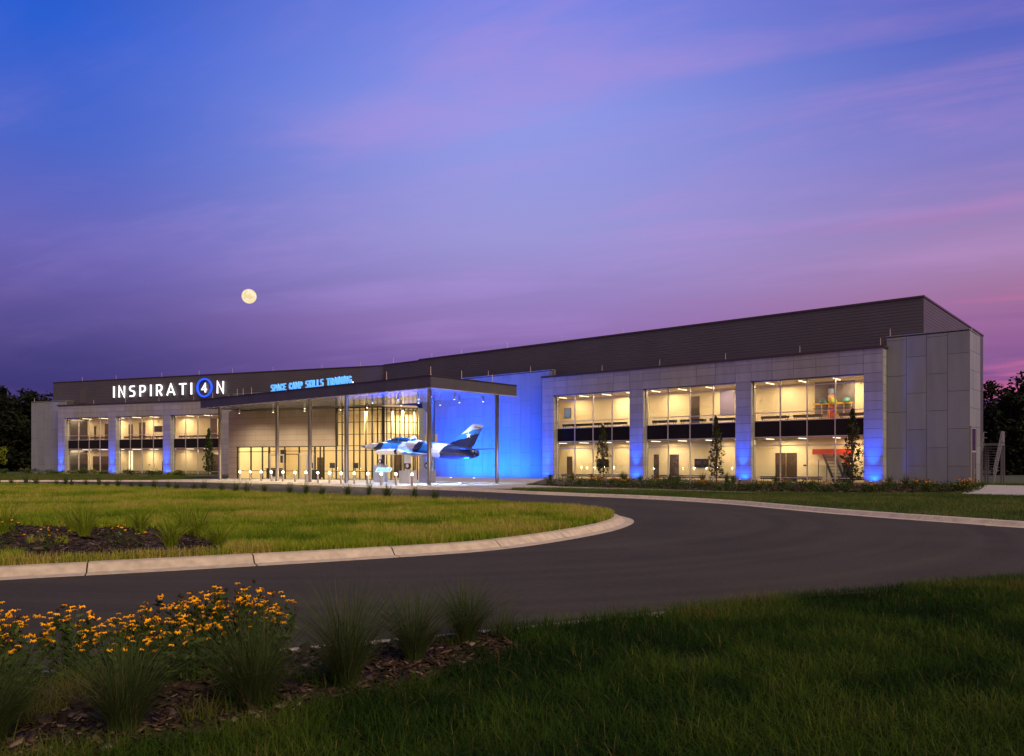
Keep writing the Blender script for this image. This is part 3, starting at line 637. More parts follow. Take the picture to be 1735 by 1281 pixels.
# entrance wall : backing and panels
eb = MB().box(0, .97, .05, .5, .1, 6.99).box(.97, 12.74, .05, .5, 3.36, 6.99).build('entrance_wall', m_joint, FE, B)
EV = [0, .82, 2.18, 3.39, 4.72, 5.96, 7.09, 8.27, 9.58, 10.67, 11.75, 12.74]; EZ = [3.36, 3.95, 4.5, 5.06, 5.64, 6.22, 6.97]
for i in range(len(EV) - 1):
    for j in range(len(EZ) - 1):
        if j == 0 and EV[i] > 3.3: continue
        bx('cladding_panel', m_beige, FE, EV[i] + .01, EV[i + 1] - .01, 0, .05, EZ[j] + .01, EZ[j + 1] - .01, eb)
for i in range(5):
    a = 3.39 + i * 1.87; bx('cladding_panel', m_beige, FE, a + .01, a + 1.86, -.01, .05, 3.37, 3.94, eb)
for k in range(6):
    bx('cladding_panel', m_beige, FE, 0.01, .96, 0, .05, .13 + k * .5383, .13 + (k + 1) * .5383 - .02, eb)
    bx('cladding_panel', m_beige, FE, .965, .985, .05, .5, .13 + k * .5383, .13 + (k + 1) * .5383 - .02, eb)
def storefront(F, xs, zs, name='storefront', glass=m_glass2, th=.035, frame=m_dframe, skip=()):
    f = MB().box(xs[0] - th, xs[-1] + th, .1, .22, zs[-1] - .06, zs[-1] + .02).build(name, frame, F, B)
    for x in xs: bx('mullion', frame, F, x - th, x + th, .08, .24, zs[0], zs[-1] - .061, f)
    for z in zs[:-1]:
        for i in range(len(xs) - 1):
            if (i, z) in skip: continue
            bx('transom', frame, F, xs[i] + th, xs[i + 1] - th, .1, .2, z - .03 + (.03 if z == zs[0] else 0), z + .03, f)
    for i in range(len(xs) - 1):
        for j in range(len(zs) - 1):
            if (i, zs[j]) in skip: continue
            bx('pane', glass, F, xs[i] + th, xs[i + 1] - th, .14, .155, zs[j] + .03, zs[j + 1] - .03, f)
    return f
storefront(FE, [1.02, 2.7, 4.11, 4.9], [.14, .95, 2.85, 3.34])
storefront(FE, [4.97, 6.8, 8.5, 10.3], [2.66, 2.9, 3.34])
storefront(FE, [6.84, 8.46], [.14, .95, 2.6])
storefront(FE, [10.35, 10.94, 11.35, 12.74], [.14, .95, 2.9, 3.34])
storefront(FE, [12.78, 13.42, 14.06, 14.71, 15.36, 16.03, 16.71, 17.3, 17.9], [.14, .95, 2.9, 3.36, 4.45, 5.6, 6.7, 6.98], th=.028)
# glazed entrance doors, two pairs
for n, x0 in enumerate((4.97, 8.52)):
    for k in range(2):
        a = x0 + .04 + k * .87; e = empty('glass_door', FE @ T(a, .12, .14), B)
        MB().box(a, a + .11, .1, .17, .145, 2.6).box(a + .73, a + .84, .1, .17, .145, 2.6).box(a + .11, a + .73, .1, .17, .145, .38).box(a + .11, a + .73, .1, .17, 2.45, 2.6).build('door_frame', m_alu, FE, e)
        bx('pane', m_glass2, FE, a + .112, a + .728, .13, .14, .382, 2.448, e)
        bx('push_bar', m_steel, FE, a + .09, a + .75, .03, .06, 1.08, 1.13, e)
# glass return towards the jet
TH_G = math.atan2(.536, .844); FG = T(cw_.x, cw_.y, 0) @ Rz(TH_G)
storefront(FG, [.05, .49, .92, 1.38, 1.83, 2.29, 2.75, 3.2, 3.66], [.14, .95, 2.9, 3.36, 4.45, 5.6, 6.7, 6.98], th=.028)
bx('corner_post', m_dframe, FE, 17.9, 18.05, 0.0, .2, .12, 7.0, B)
# return pilaster beside the blue wall
d_ = (Vector((-10.2, 92.4)) - Qw); FQ = T(Qw.x, Qw.y, 0) @ Rz(math.atan2(d_.y, d_.x))
pw = MB().box(0.02, d_.length, -.45, -.05, .1, 6.99).build('return_wall', m_joint, FQ, B)
for k in range(5): bx('wall_panel', m_white, FQ, -.03, .02, -.45, -.06, .13 + k * 1.37, .13 + (k + 1) * 1.37 - .02, pw)
for i in range(10):
    for k in range(3): bx('wall_panel', m_white, FQ, .03 + i * 1.8, .02 + (i + 1) * 1.8 - .01, -.50, -.45, .13 + k * 2.28, .13 + (k + 1) * 2.28 - .02, pw)
# lobby contents
def lobby_box(name, m, x0, x1, y0, y1, z0, z1, label, cat): MB().box(x0, x1, y0, y1, z0, z1).build(name, m, FE, None, label=label, cat=cat)
idoor(FE, 4.0, 4.9, .14, 2.35, y=6.0 + 3.5); idoor(FE, 13.7, 14.8, .14, 2.6, y=9.5)
for i, (x, y) in enumerate(((14.9, 3.2), (15.7, 3.6), (16.5, 4.2), (17.3, 5.0), (18.3, 5.6), (19.2, 6.8), (13.4, 4.4))):
    MB().lathe([(.13, .135), (.13, 6.99)], 12).build('lobby_column', m_cream, FE @ T(x, y, 0), B, True)
MB().box(13.0, 20.5, 6.2, 6.4, 3.3, 3.75).box(13.0, 20.5, 6.15, 6.2, 3.3, 4.6).build('mezzanine', m_ceil, FE, B)
MB().box(2.3, 4.05, 3.0, 3.6, .135, 1.15).box(2.2, 4.15, 2.9, 3.7, 1.151, 1.2).build('reception_desk', m_wood, FE, None, label='dark reception desk behind the storefront beside the entrance doors', cat='desk')
tvp = empty('lobby_screen', FE @ T(3.9, 3.9, 2.0), label='tall dark hanging screen in the storefront beside the entrance doors', cat='screen')
MB().box(3.45, 4.1, 3.8, 3.9, 1.75, 3.1).build('casing', m_black, FE, tvp); MB().box(3.49, 4.06, 3.79, 3.799, 1.8, 3.05).build('display', m_tv, FE, tvp)
pl = empty('planter', FE @ T(10.75, -.6, .14), label='square black planter pot beside the entrance doors', cat='planter')
MB().add([(10.42, -.88, .139), (11.08, -.88, .139), (11.08, -.22, .139), (10.42, -.22, .139), (10.3, -1, 1.08), (11.2, -1, 1.08), (11.2, -.1, 1.08), (10.3, -.1, 1.08)],
         [(0, 3, 2, 1), (0, 1, 5, 4), (1, 2, 6, 5), (2, 3, 7, 6), (3, 0, 4, 7), (4, 5, 6, 7)]).build('pot', m_black, FE, pl)
for i, (x, y) in enumerate(((6.5, 5.2), (8.0, 6.5), (11.5, 5.5), (15.8, 7.6))):
    e = empty('display_stand', FE @ T(x, y, .135), label=f'dark display stand inside the lobby, {ORD[i]} from the reception desk', cat='stand', group='display stands in the lobby')
    MB().lathe([(.25, .136), (.25, .17), (.03, .18), (.03, 1.2)], 10).build('post', m_black, FE @ T(x, y, 0), e); MB().box(x - .3, x + .3, y - .05, y + .05, 1.2, 1.75).build('board', m_navy, FE, e)
for x, y, z in ((3, 3, 6.9), (8, 4, 6.9), (13, 4, 6.9), (17.5, 4.5, 6.9), (3, 2.6, 3.3 + 3.5), (15, 8, 6.9)):
    lamp('lobby_lamp', 'AREA', FE, (x, y, z), (x, y, 0), 480, WARM, B, size=1.6)

# ------------------------------------------------------------------ canopy
CV = empty('entrance_canopy', FC @ T(-15, 4, 0), label='dark flat entrance canopy on slim columns in front of the glass lobby', cat='canopy')
MB().box(-32.1, -.05, .05, 9.35, 7.14, 7.80).build('canopy_slab', m_fascia, FC, CV)
sof = []
for i in range(20):
    for j in range(4):
        a = -32.05 + i * 1.6; b = .07 + j * 2.32
        bx('soffit_panel', m_soffit, FC, a + .008, a + 1.6 - .008, b + .008, b + 2.32 - .008, 7.08, 7.139, CV)
for i in range(27): bx('fascia_panel', m_fascia, FC, -32.15 + i * 1.1907 + .006, -32.15 + (i + 1) * 1.1907 - .006, 0.0, .05, 7.04, 7.84, CV)
for i in range(8): bx('fascia_panel', m_fascia, FC, -.05, .0, .06 + i * 1.17 + .006, .06 + (i + 1) * 1.17 - .006, 7.04, 7.84, CV)
bx('fascia_panel', m_fascia, FC, -32.2, -32.15, 0, 9.4, 7.04, 7.84, CV)
bx('cap', m_cap, FC, -32.22, .05, -.05, .4, 7.845, 7.92, CV); bx('cap', m_cap, FC, -.4, .05, .401, 9.42, 7.845, 7.92, CV)
bx('drip_edge', m_alu, FC, -32.2, .04, -.04, .02, 6.99, 7.035, CV); bx('drip_edge', m_alu, FC, -.03, .04, .021, 9.42, 6.99, 7.035, CV)
BOLT = MB().lathe([(.035, 0), (.035, .03), (.01, .05)], 8).mesh('bolt', m_alu)
for i in range(30): setup(bpy.data.objects.new('bolt', BOLT), FC @ T(-31.8 + i * 1.085, -.045, 7.02) @ Matrix.Rotation(R_(90), 4, 'X'), CV)
for t in (-30.1, -25.7, -24.7, -23.3, -20.0, -16.5, -13.0, -9.26, -4.84, -.1): rod(FC, t, .12, 7.92, CV)
for y in (3.3, 6.7): rod(FC, -.15, y, 7.92, CV)
COLM = MB().lathe([(.19, 0), (.19, .02), (.155, .03), (.155, 6.93), (.19, 6.94), (.19, 6.955)], 20).mesh('column', m_column); COLM.polygons.foreach_set('use_smooth', [True] * len(COLM.polygons))
for t, y in ((-29.46, .5), (-19.81, .5), (-15.01, .5), (-10.14, .5), (-.67, .5), (-.62, 7.75), (-8.05, 8.0)):
    setup(bpy.data.objects.new('column', COLM), FC @ T(t, y, .125), CV)
# pendant cylinders under the canopy
def pendant(t, y, col, i, lens, energy=0, spot=70):
    e = empty('pendant_light', FC @ T(t, y, 7.08), label=col, cat='pendant light', group='cylinder pendant lights under the canopy')
    MB().tube([(0, 0, 0), (0, 0, .10)], .012, 6).build('stem', m_alu, FC @ T(t, y, 6.98), e)
    MB().lathe([(.062, 0), (.075, .01), (.075, .44), (.05, .46)], 14).build('housing', m_alu, FC @ T(t, y, 6.52), e, True)
    MB().lathe([(.055, 0), (.055, .012)], 12).build('lens', lens, FC @ T(t, y, 6.505), e)
    if energy: lamp('pendant_lamp', 'SPOT', FC, (t, y, 6.49), (t, y, 0), energy, (1, .82, .56) if lens is m_gloww else (.42, .64, 1), e, size=.06, spot=spot, blend=.8)
pw_ = [(-28.9, 2.2), (-25.0, 3.4), (-21.4, 4.4), (-17.6, 5.6), (-13.6, 5.4), (-18.5, 2.4)]
for i, (t, y) in enumerate(pw_): pendant(t, y, f'warm lit cylinder pendant before the entrance wall, {ORD[i]} of the six', i, m_gloww, 1500, 150)
pb = [(-9.0, 2.2), (-9.4, 5.6), (-6.2, 4.6), (-6.6, 7.4), (-3.6, 2.2), (-3.4, 6.4), (-1.6, 4.0), (-1.4, 7.0), (-5.0, 1.4), (-1.2, 1.2)]
PBL = ['beside the lobby glass in front', 'against the lobby glass corner', 'over the jet cockpit', 'behind the jet spine', 'in front of the jet tail', 'behind the jet tail', 'near the canopy end', 'at the back of the canopy end', 'between the front columns', 'next to the corner column']
for i, (t, y) in enumerate(pb): pendant(t, y, f'cylinder pendant light {PBL[i]}', i, m_glowc, (2200, 2200, 2600, 1500, 3000, 1500, 2600, 1300, 2600, 2600)[i], 88)
# in-ground blue floods washing the wall and the canopy underside
BLUE = (0.0, 0.085, 1.0)
def ground_light(Fm, x, y, z, label, group, lens, name='ground_light'):
    e = empty(name, Fm @ T(x, y, z), label=label, cat='ground light', group=group)
    MB().lathe([(.17, 0), (.17, .025), (.14, .03)], 16).build('rim', m_steel, Fm @ T(x, y, z), e); MB().lathe([(.13, 0), (.11, .012)], 16).build('lens', lens, Fm @ T(x, y, z + .031), e)
    return e
for i, t in enumerate((-16.6, -13.2, -9.8, -6.4, -3.2)):
    e = ground_light(FR, t, -3.4, .139, f'bright round in-ground light before the blue wall, {ORD[i]} from the lobby', 'in-ground lights before the blue wall', m_glowc)
    lamp('wall_wash_lamp', 'SPOT', FR, (t, -3.4, .25), (t, 1.0, 5.8), (14500, 13500, 13000, 10000, 5500)[i], BLUE, e, size=.1, spot=136, blend=.7)
for i, (t, y) in enumerate(((-7.6, 4.4), (-2.6, 5.6), (-2.2, 2.6))):
    e = ground_light(FC, t, y, .139, f'bright round in-ground light under the canopy, {("beside the front pedestal", "behind the jet", "near the corner column")[i]}', 'in-ground lights under the canopy', m_glowc)
    lamp('canopy_wash_lamp', 'SPOT', FC, (t, y, .25), (t, y + .01, 7), (9000, 12000, 10000)[i], (0.0, .07, 1.0), e, size=.08, spot=100, blend=.8)
# pier uplights
PIERS = [0.7, 11.09, 21.52, 31.85]
for F, nm, en in ((FR, 'near wing', 620), (FL, 'far wing', 680)):
    for i, t in enumerate(PIERS):
        if F is FL and i == 3: continue
        e = empty('uplight', F @ T(t, -.62, .12), label=f'small blue uplight at the {ORD[i]} pier of the {nm} from its far end', cat='uplight', group='blue uplights at the piers')
        MB().lathe([(.09, 0), (.09, .04), (.02, .05), (.02, .12)], 10).build('base', m_black, F @ T(t, -.62, .125), e)
        MB().tube([(0, 0, .10), (0, .02, .20)], [.07, .09], 12).build('housing', m_black, F @ T(t, -.62, .125), e)
        MB().tube([(0, .021, .204), (0, .023, .214)], .075, 12).build('lens', m_glowb, F @ T(t, -.62, .125), e)
        lamp('uplight_lamp', 'SPOT', F, (t, -.60, .42), (t, -.02, 1.5), en * .5, (0.0, .075, 1.0), e, size=.05, spot=150, blend=.8)
        lamp('uplight_narrow_lamp', 'SPOT', F, (t, -.60, .42), (t, -.05, 7.0), en * 9.5, (0.0, .075, 1.0), e, size=.05, spot=50, blend=1.0)

# ================================================================== illuminated signs
def arc(cx, cy, rx, ry, a0, a1, n=8): return [(cx + rx * math.cos(R_(a0 + (a1 - a0) * k / n)), cy + ry * math.sin(R_(a0 + (a1 - a0) * k / n))) for k in range(n + 1)]
GLY = {   # strokes inside a 1 x 1 box
 'I': [[(.5, 0), (.5, 1)]],
 'N': [[(.08, 0), (.08, 1), (.92, 0), (.92, 1)]],
 'S': [[(.92, .93)] + arc(.38, .735, .33, .195, 90, 270, 7)[0:0] + [(.36, .93)] + arc(.36, .74, .28, .19, 90, 250, 6)[1:] + arc(.64, .28, .28, .21, 70, -90, 6) + [(.06, .07)]],
 'P': [[(.1, 0), (.1, .93), (.55, .93)] + arc(.55, .67, .37, .26, 90, -90, 8)[1:] + [(.14, .41)]],
 'R': [[(.1, 0), (.1, .93), (.55, .93)] + arc(.55, .68, .36, .25, 90, -90, 8)[1:] + [(.2, .43)], [(.5, .40), (.92, 0)]],
 'A': [[(.04, 0), (.5, .97), (.96, 0)], [(.24, .28), (.76, .28)]],
 'T': [[(.0, .93), (1, .93)], [(.5, 0), (.5, .86)]],
 '4': [[(.72, 0), (.72, .95), (.08, .30), (.98, .30)]],
 'C': [[(.95, .8)] + arc(.52, .5, .44, .43, 40, 320, 12) + [(.95, .2)]],
 'E': [[(.95, .93), (.1, .93), (.1, .07), (.95, .07)], [(.16, .5), (.8, .5)]],
 'M': [[(.06, 0), (.06, .96), (.5, .3), (.94, .96), (.94, 0)]],
 'K': [[(.1, 0), (.1, 1)], [(.92, 1), (.2, .48), (.95, 0)]],
 'L': [[(.1, 1), (.1, .07), (.95, .07)]],
 'G': [[(.93, .82)] + arc(.52, .5, .43, .43, 45, 330, 12)[:-1] + [(.92, .22), (.92, .46), (.58, .46)]],
}
def stroke(mb, pts, th, y0, y1):
    n = len(pts); P = [Vector(p) for p in pts]; Lf, Rt = [], []
    for i in range(n):
        d0 = (P[i] - P[i - 1]).normalized() if i else (P[1] - P[0]).normalized()
        d1 = (P[i + 1] - P[i]).normalized() if i < n - 1 else d0
        n0 = Vector((-d0.y, d0.x)); n1 = Vector((-d1.y, d1.x)); m = n0 + n1
        if m.length < .2: m = n0
        m.normalize(); k = min(1 / max(m.dot(n0), .35), 1.3) * th / 2
        Lf.append(P[i] + m * k); Rt.append(P[i] - m * k)
    vs = []
    for y in (y0, y1):
        for i in range(n): vs += [(Lf[i].x, y, Lf[i].y), (Rt[i].x, y, Rt[i].y)]
    o = 2 * n; fs = []
    for i in range(n - 1):
        a, b, c, d = 2 * i, 2 * i + 1, 2 * i + 3, 2 * i + 2
        fs += [(a, b, c, d), (a + o, d + o, c + o, b + o), (a, d, d + o, a + o), (b, b + o, c + o, c)]
    fs += [(0, o, o + 1, 1), (2 * n - 2, 2 * n - 1, 2 * n - 1 + o, 2 * n - 2 + o)]
    mb.add(vs, fs)
def letter(ch, F, x0, x1, z0, z1, y0, y1, th, m, parent, name='letter'):
    mb = MB()
    for k, s in enumerate(GLY[ch]):
        w = x1 - x0 - th * (0 if ch in 'AT' else .9 if ch != 'I' else 0); off = (x1 - x0 - w) / 2
        stroke(mb, [(x0 + off + p[0] * w, z0 + p[1] * (z1 - z0)) for p in s], th, y0 - .004 * k, y1)
    return mb.build(name, m, F, parent)
sg = empty('letter_sign', FL @ T(19.3, 2.4, 11.6), label='large white lit letters with a blue ring around the number on the dark upper wall', cat='sign')
LX = [('I', 8.71, 9.09), ('N', 9.76, 11.2), ('S', 11.91, 13.19), ('P', 13.91, 15.28), ('I', 15.99, 16.42), ('R', 17.14, 18.51), ('A', 19.25, 20.81), ('T', 21.61, 22.91), ('I', 23.63, 24.08), ('N', 28.4, 29.82)]
for ch, a, b in LX: letter(ch, FL, a, b, 11.64, 13.34, 2.22, 2.36, .215, m_letw, sg)
letter('4', FL, 25.6, 26.78, 11.86, 13.2, 2.22, 2.36, .20, m_letw, sg)
rg = MB(); nn = 56
for y in (2.18, 2.36):
    for r_ in (1.44, 1.19):
        rg.v += [(26.27 + r_ * .98 * math.cos(2 * math.pi * k / nn), y, 12.53 + r_ * .95 * math.sin(2 * math.pi * k / nn)) for k in range(nn)]
for k in range(nn):
    j = (k + 1) % nn; a, b, c, d = 0, nn, 2 * nn, 3 * nn
    for q in ((a + k, b + k, b + j, a + j), (c + k, c + j, d + j, d + k), (a + k, a + j, c + j, c + k), (b + k, d + k, d + j, b + j)): rg.f.append(q); rg.m.append(0)
rg.build('ring', m_letb, FL, sg)
sg2 = empty('canopy_sign', FC @ T(-14.6, .2, 7.9), label='row of sky blue lit letters standing on the canopy edge', cat='sign')
text = 'SPACE CAMP SKILLS TRAINING'
bx('rail', m_alu, FC, -20.3, -8.8, .16, .2, 7.925, 7.965, sg2)
wid = {'I': .34, 'M': 1.15, ' ': .85, 'N': 1.05}
tot = sum(wid.get(c, .95) for c in text); x = -20.25; sc_ = 11.25 / tot
for c in text:
    w = wid.get(c, .95) * sc_
    if c != ' ': letter(c, FC, x, x + w - .07, 7.97, 8.54, .1, .24, .085 if c != 'I' else .095, m_letc, sg2)
    x += w
MB().box(x + .02, x + .16, .14, .2, 7.97, 8.07).build('trademark', m_letw, FC, sg2)

# ================================================================== the jet on its pedestals
FJ = T(-7.2, 62.6, 0) @ Rz(math.atan2(-.545, .839))
def camo(name, key):
    m = bpy.data.materials.new(name); m.use_nodes = True; t = m.node_tree; b = t.nodes['Principled BSDF']; b.inputs['Roughness'].default_value = 0.3; b.inputs['Coat Weight'].default_value = 0.25
    tc_ = t.nodes.new('ShaderNodeTexCoord'); sp = t.nodes.new('ShaderNodeSeparateXYZ'); t.links.new(tc_.outputs['Object'], sp.inputs[0])
    nz_ = t.nodes.new('ShaderNodeTexNoise'); nz_.inputs['Scale'].default_value = 1.3; nz_.inputs['Detail'].default_value = 1; t.links.new(tc_.outputs['Object'], nz_.inputs[0])
    def mth(op, a, b_, c=None):
        n = t.nodes.new('ShaderNodeMath'); n.operation = op
        for i, v in enumerate((a, b_, c)):
            if v is None: continue
            if isinstance(v, (int, float)): n.inputs[i].default_value = v
            else: t.links.new(v, n.inputs[i])
        return n.outputs[0]
    if key == 'body': v = mth('ADD', mth('MULTIPLY_ADD', sp.outputs[2], -0.75, sp.outputs[0]), mth('MULTIPLY_ADD', nz_.outputs[0], 1.3, -0.65)); stops = [(-9.5, 'b'), (-8.35, 'w'), (-7.15, 'd'), (-6.3, 'b'), (-4.6, 'w'), (-2.45, 'd'), (-1.75, 'b'), (-0.75, 'w'), (0.35, 'd')]; lo, hi = -9.5, 4.5
    else: v = mth('ADD', mth('MULTIPLY_ADD', sp.outputs[0], -0.25, sp.outputs[2]), mth('MULTIPLY_ADD', nz_.outputs[0], .3, -.15)); stops = [(0, 'd'), (2.58, 'b'), (2.98, 'w')]; lo, hi = 0, 5
    mr = t.nodes.new('ShaderNodeMapRange'); mr.inputs[1].default_value = lo; mr.inputs[2].default_value = hi; t.links.new(v, mr.inputs[0])
    r = t.nodes.new('ShaderNodeValToRGB'); r.color_ramp.interpolation = 'CONSTANT'; e = r.color_ramp.elements
    C_ = {'w': (.72, .73, .78, 1), 'b': (.03, .19, .55, 1), 'd': (.008, .012, .035, 1)}
    while len(e) < len(stops): e.new(.5)
    for el_, (p, c) in zip(e, stops): el_.position = (p - lo) / (hi - lo); el_.color = C_[c]
    t.links.new(mr.outputs[0], r.inputs[0]); t.links.new(r.outputs[0], b.inputs['Base Color']); return m
m_camo = camo('jet_camouflage', 'body'); m_fin = camo('fin_camouflage', 'fin')
m_jw = mat('jet_white', (.72, .73, .76), .35); m_jd = mat('jet_dark', (.008, .012, .035), .3); m_can = mat('canopy_glass', (.008, .05, .16), .06, spec=.7)
JET = empty('jet_aircraft', FJ @ T(0, 0, .13), label='blue, white and black camouflaged training jet raised on concrete pedestals under the canopy', cat='aircraft')
def loft(stations, n=18, pw=2.3):
    mb = MB()
    for s, zt, zb, hw, yo in stations:
        zc = (zt + zb) / 2; hz = (zt - zb) / 2
        for k in range(n):
            a = 2 * math.pi * k / n; ca, sa = math.cos(a), math.sin(a)
            mb.v.append((s, yo + hw * math.copysign(abs(ca) ** (2 / pw), ca), zc + hz * math.copysign(abs(sa) ** (2 / pw), sa)))
    m = len(stations)
    for i in range(m - 1):
        for k in range(n): mb.f.append((i * n + k, (i + 1) * n + k, (i + 1) * n + (k + 1) % n, i * n + (k + 1) % n)); mb.m.append(0)
    mb.f += [tuple(range(n)), tuple((m - 1) * n + k for k in range(n - 1, -1, -1))]; mb.m += [0, 0]; return mb
fus = [(-6.71, 3.13, 3.09, .02, 0), (-6.5, 3.19, 3.04, .08, 0), (-6.0, 3.29, 2.95, .18, 0), (-5.4, 3.38, 2.87, .28, 0), (-4.7, 3.44, 2.78, .38, 0), (-4.0, 3.48, 2.70, .46, 0), (-3.2, 3.50, 2.63, .50, 0), (-2.2, 3.50, 2.56, .52, 0),
       (-1.2, 3.56, 2.47, .56, 0), (-.5, 3.58, 2.40, .62, 0), (.3, 3.46, 2.29, .66, 0), (1.3, 3.33, 2.16, .66, 0), (2.2, 3.25, 2.07, .60, 0), (3.1, 3.20, 2.0, .52, 0), (4.0, 3.06, 1.99, .44, 0), (4.7, 2.90, 2.04, .37, 0), (5.25, 2.76, 2.15, .31, 0)]
loft(fus).build('fuselage', m_camo, FJ, JET, True)
loft([(5.24, 2.72, 2.19, .27, 0), (5.45, 2.68, 2.23, .24, 0)]).build('exhaust', m_jd, FJ, JET, True)
for s_j, zt_, zb_, hw_ in ((-5.05, 3.415, 2.815, .335), (-2.75, 3.505, 2.592, .515), (.85, 3.395, 2.215, .663), (2.75, 3.225, 2.03, .553), (3.7, 3.11, 1.99, .472)): loft([(s_j - .012, zt_ + .004, zb_ - .004, hw_ + .006, 0), (s_j + .012, zt_ + .004, zb_ - .004, hw_ + .006, 0)]).build('panel_joint', m_jd, FJ, JET, True)
cn = loft([(-3.95, 3.48, 3.3, .12, 0), (-3.6, 3.62, 3.3, .28, 0), (-3.0, 3.78, 3.3, .36, 0), (-2.3, 3.86, 3.3, .39, 0), (-1.6, 3.82, 3.3, .39, 0), (-1.0, 3.72, 3.3, .37, 0), (-.5, 3.58, 3.3, .32, 0)]).build('cockpit_canopy', m_can, FJ, JET, True)
for s in (-3.55, -2.2, -.95): loft([(s - .04, 3.64 + (.23 if s > -3 else 0), 3.3, .29 + (.11 if s > -3 else 0), 0), (s + .04, 3.66 + (.23 if s > -3 else 0), 3.3, .30 + (.11 if s > -3 else 0), 0)]).build('canopy_bow', m_camo, FJ, cn, True)
for sg_ in (-1, 1):
    it = loft([(-1.15, 3.42, 2.72, .10, sg_ * .60), (-.9, 3.5, 2.66, .22, sg_ * .60), (-.1, 3.5, 2.58, .24, sg_ * .58), (.9, 3.38, 2.5, .22, sg_ * .52), (1.9, 3.2, 2.5, .12, sg_ * .46)]).build('air_intake', m_camo, FJ, JET, True)
    loft([(-1.17, 3.36, 2.78, .07, sg_ * .62), (-1.12, 3.36, 2.78, .07, sg_ * .62)]).build('intake_mouth', m_jd, FJ, it)
    def slab(pts_root, pts_tip, th0, th1):
        mb = MB(); r_, t_ = pts_root, pts_tip
        for (s0, s1, y, z), th in ((r_, th0), (t_, th1)):
            for f, h_ in ((0, 0), (.25, 1), (.65, .8), (1, 0)): mb.v.append((s0 + (s1 - s0) * f, y, z + th / 2 * h_))
            for f, h_ in ((.65, .8), (.25, 1)): mb.v.append((s0 + (s1 - s0) * f, y, z - th / 2 * h_))
        for k in range(6): mb.f.append((k, (k + 1) % 6, 6 + (k + 1) % 6, 6 + k)); mb.m.append(0)
        mb.f += [(5, 4, 3, 2, 1, 0), (6, 7, 8, 9, 10, 11)]; mb.m += [0, 0]; return mb
    wg = slab((-.9, 1.5, sg_ * .5, 2.42), (-.1, 1.1, sg_ * 4.3, 2.56), .26, .12).build('wing', m_camo, FJ, JET, True)
    MB().tube([(-.95, sg_ * 4.45, 2.56), (-.7, sg_ * 4.45, 2.56), (-.1, sg_ * 4.45, 2.56), (1.1, sg_ * 4.45, 2.56)], [.03, .15, .22, .22], 14, cap=False).tube([(1.101, sg_ * 4.45, 2.56), (1.35, sg_ * 4.45, 2.56)], [.222, .21], 14, 1).tube([(1.351, sg_ * 4.45, 2.56), (1.9, sg_ * 4.45, 2.56)], [.2, .05], 14).build('tip_tank', [m_jw, m_jd], FJ, wg, True)
    slab((4.05, 5.2, sg_ * .3, 2.78), (5.0, 5.75, sg_ * 2.15, 2.84), .12, .06).build('tailplane', m_jd, FJ, JET, True)
fn = MB()
for y, d in ((-.05, 0), (.05, 0)):
    fn.v += [(2.75, y, 3.18), (4.75, y, 2.82), (5.10, y, 3.12), (5.98, y * .4, 4.60), (5.04, y * .4, 4.72), (4.74, y * .6, 4.52)]
fn.f += [(0, 1, 2, 3, 4, 5), (11, 10, 9, 8, 7, 6)] + [(i, i + 6, (i + 1) % 6 + 6, (i + 1) % 6) for i in range(6)]; fn.m += [0] * 8
fin = fn.build('tail_fin', m_fin, FJ, JET)
MB().box(5.05, 5.09, -.058, .058, 3.05, 4.2).build('rudder_hinge', m_jd, FJ @ T(4.75, 0, 3.05) @ Matrix.Rotation(R_(29), 4, 'Y') @ T(-5.07, 0, -3.05), fin)
for sg_ in (-1, 1):
    y = sg_ * .062; st = [(4.62 + (.27 if k % 2 == 0 else .11) * math.sin(math.pi * k / 5), y, 3.86 + (.27 if k % 2 == 0 else .11) * math.cos(math.pi * k / 5)) for k in range(10)]
    MB().add(st + [(a, y - sg_ * .02, c) for a, b, c in st], [tuple(range(10)) if sg_ < 0 else tuple(range(9, -1, -1))] + [(i, (i + 1) % 10, 10 + (i + 1) % 10, 10 + i) for i in range(10)]).build('star', m_jw, FJ, fin)
    stroke_ = MB(); stroke(stroke_, [(5.18, 4.42), (5.32, 4.5), (5.45, 4.42), (5.6, 4.4), (5.72, 4.46)], .05, y * .75, y * .75 - sg_ * .015); stroke_.build('emblem', m_jd, FJ, fin)
# landing gear
def wheel(s, y, z, r, parent):
    w = MB().tube([(s, y - .08, z), (s, y + .08, z)], r, 18).build('tyre', m_black, FJ, parent); MB().tube([(s, y - .09, z), (s, y + .09, z)], r * .55, 14).build('rim', m_jw, FJ, parent)
ng = MB().tube([(-4.45, 0, 2.8), (-4.49, 0, 1.95)], .06).tube([(-4.3, 0, 2.75), (-4.47, 0, 2.2)], .03).build('nose_gear', m_jw, FJ, JET); wheel(-4.49, 0, 1.86, .19, ng)
MB().box(-4.7, -4.2, -.2, -.18, 2.45, 2.8).build('gear_door', m_jw, FJ, ng)
for sg_ in (-1, 1):
    mg = MB().tube([(-.35, sg_ * 1.2, 2.45), (-.45, sg_ * 1.22, 1.65)], .07).tube([(.1, sg_ * 1.15, 2.4), (-.42, sg_ * 1.2, 1.9)], .035).build('main_gear', m_jw, FJ, JET); wheel(-.47, sg_ * 1.22, 1.5, .27, mg)
    MB().box(-.75, -.1, sg_ * 1.36, sg_ * 1.36 + .03, 1.7, 2.4).build('gear_door', m_jw, FJ, mg)
def pedestal(s, y, h0, w, label):
    e = empty('pedestal', FJ @ T(s, y, .139), label=label, cat='pedestal', group='concrete pedestals under the jet')
    MB().box(s - w, s + w, y - w, y + w, .139, h0).build('block', m_ped, FJ, e); MB().box(s - w * .4, s + w * .4, y - w * .35, y + w * .35, h0 + .001, h0 + .12).build('wheel_saddle', m_steel, FJ, e)
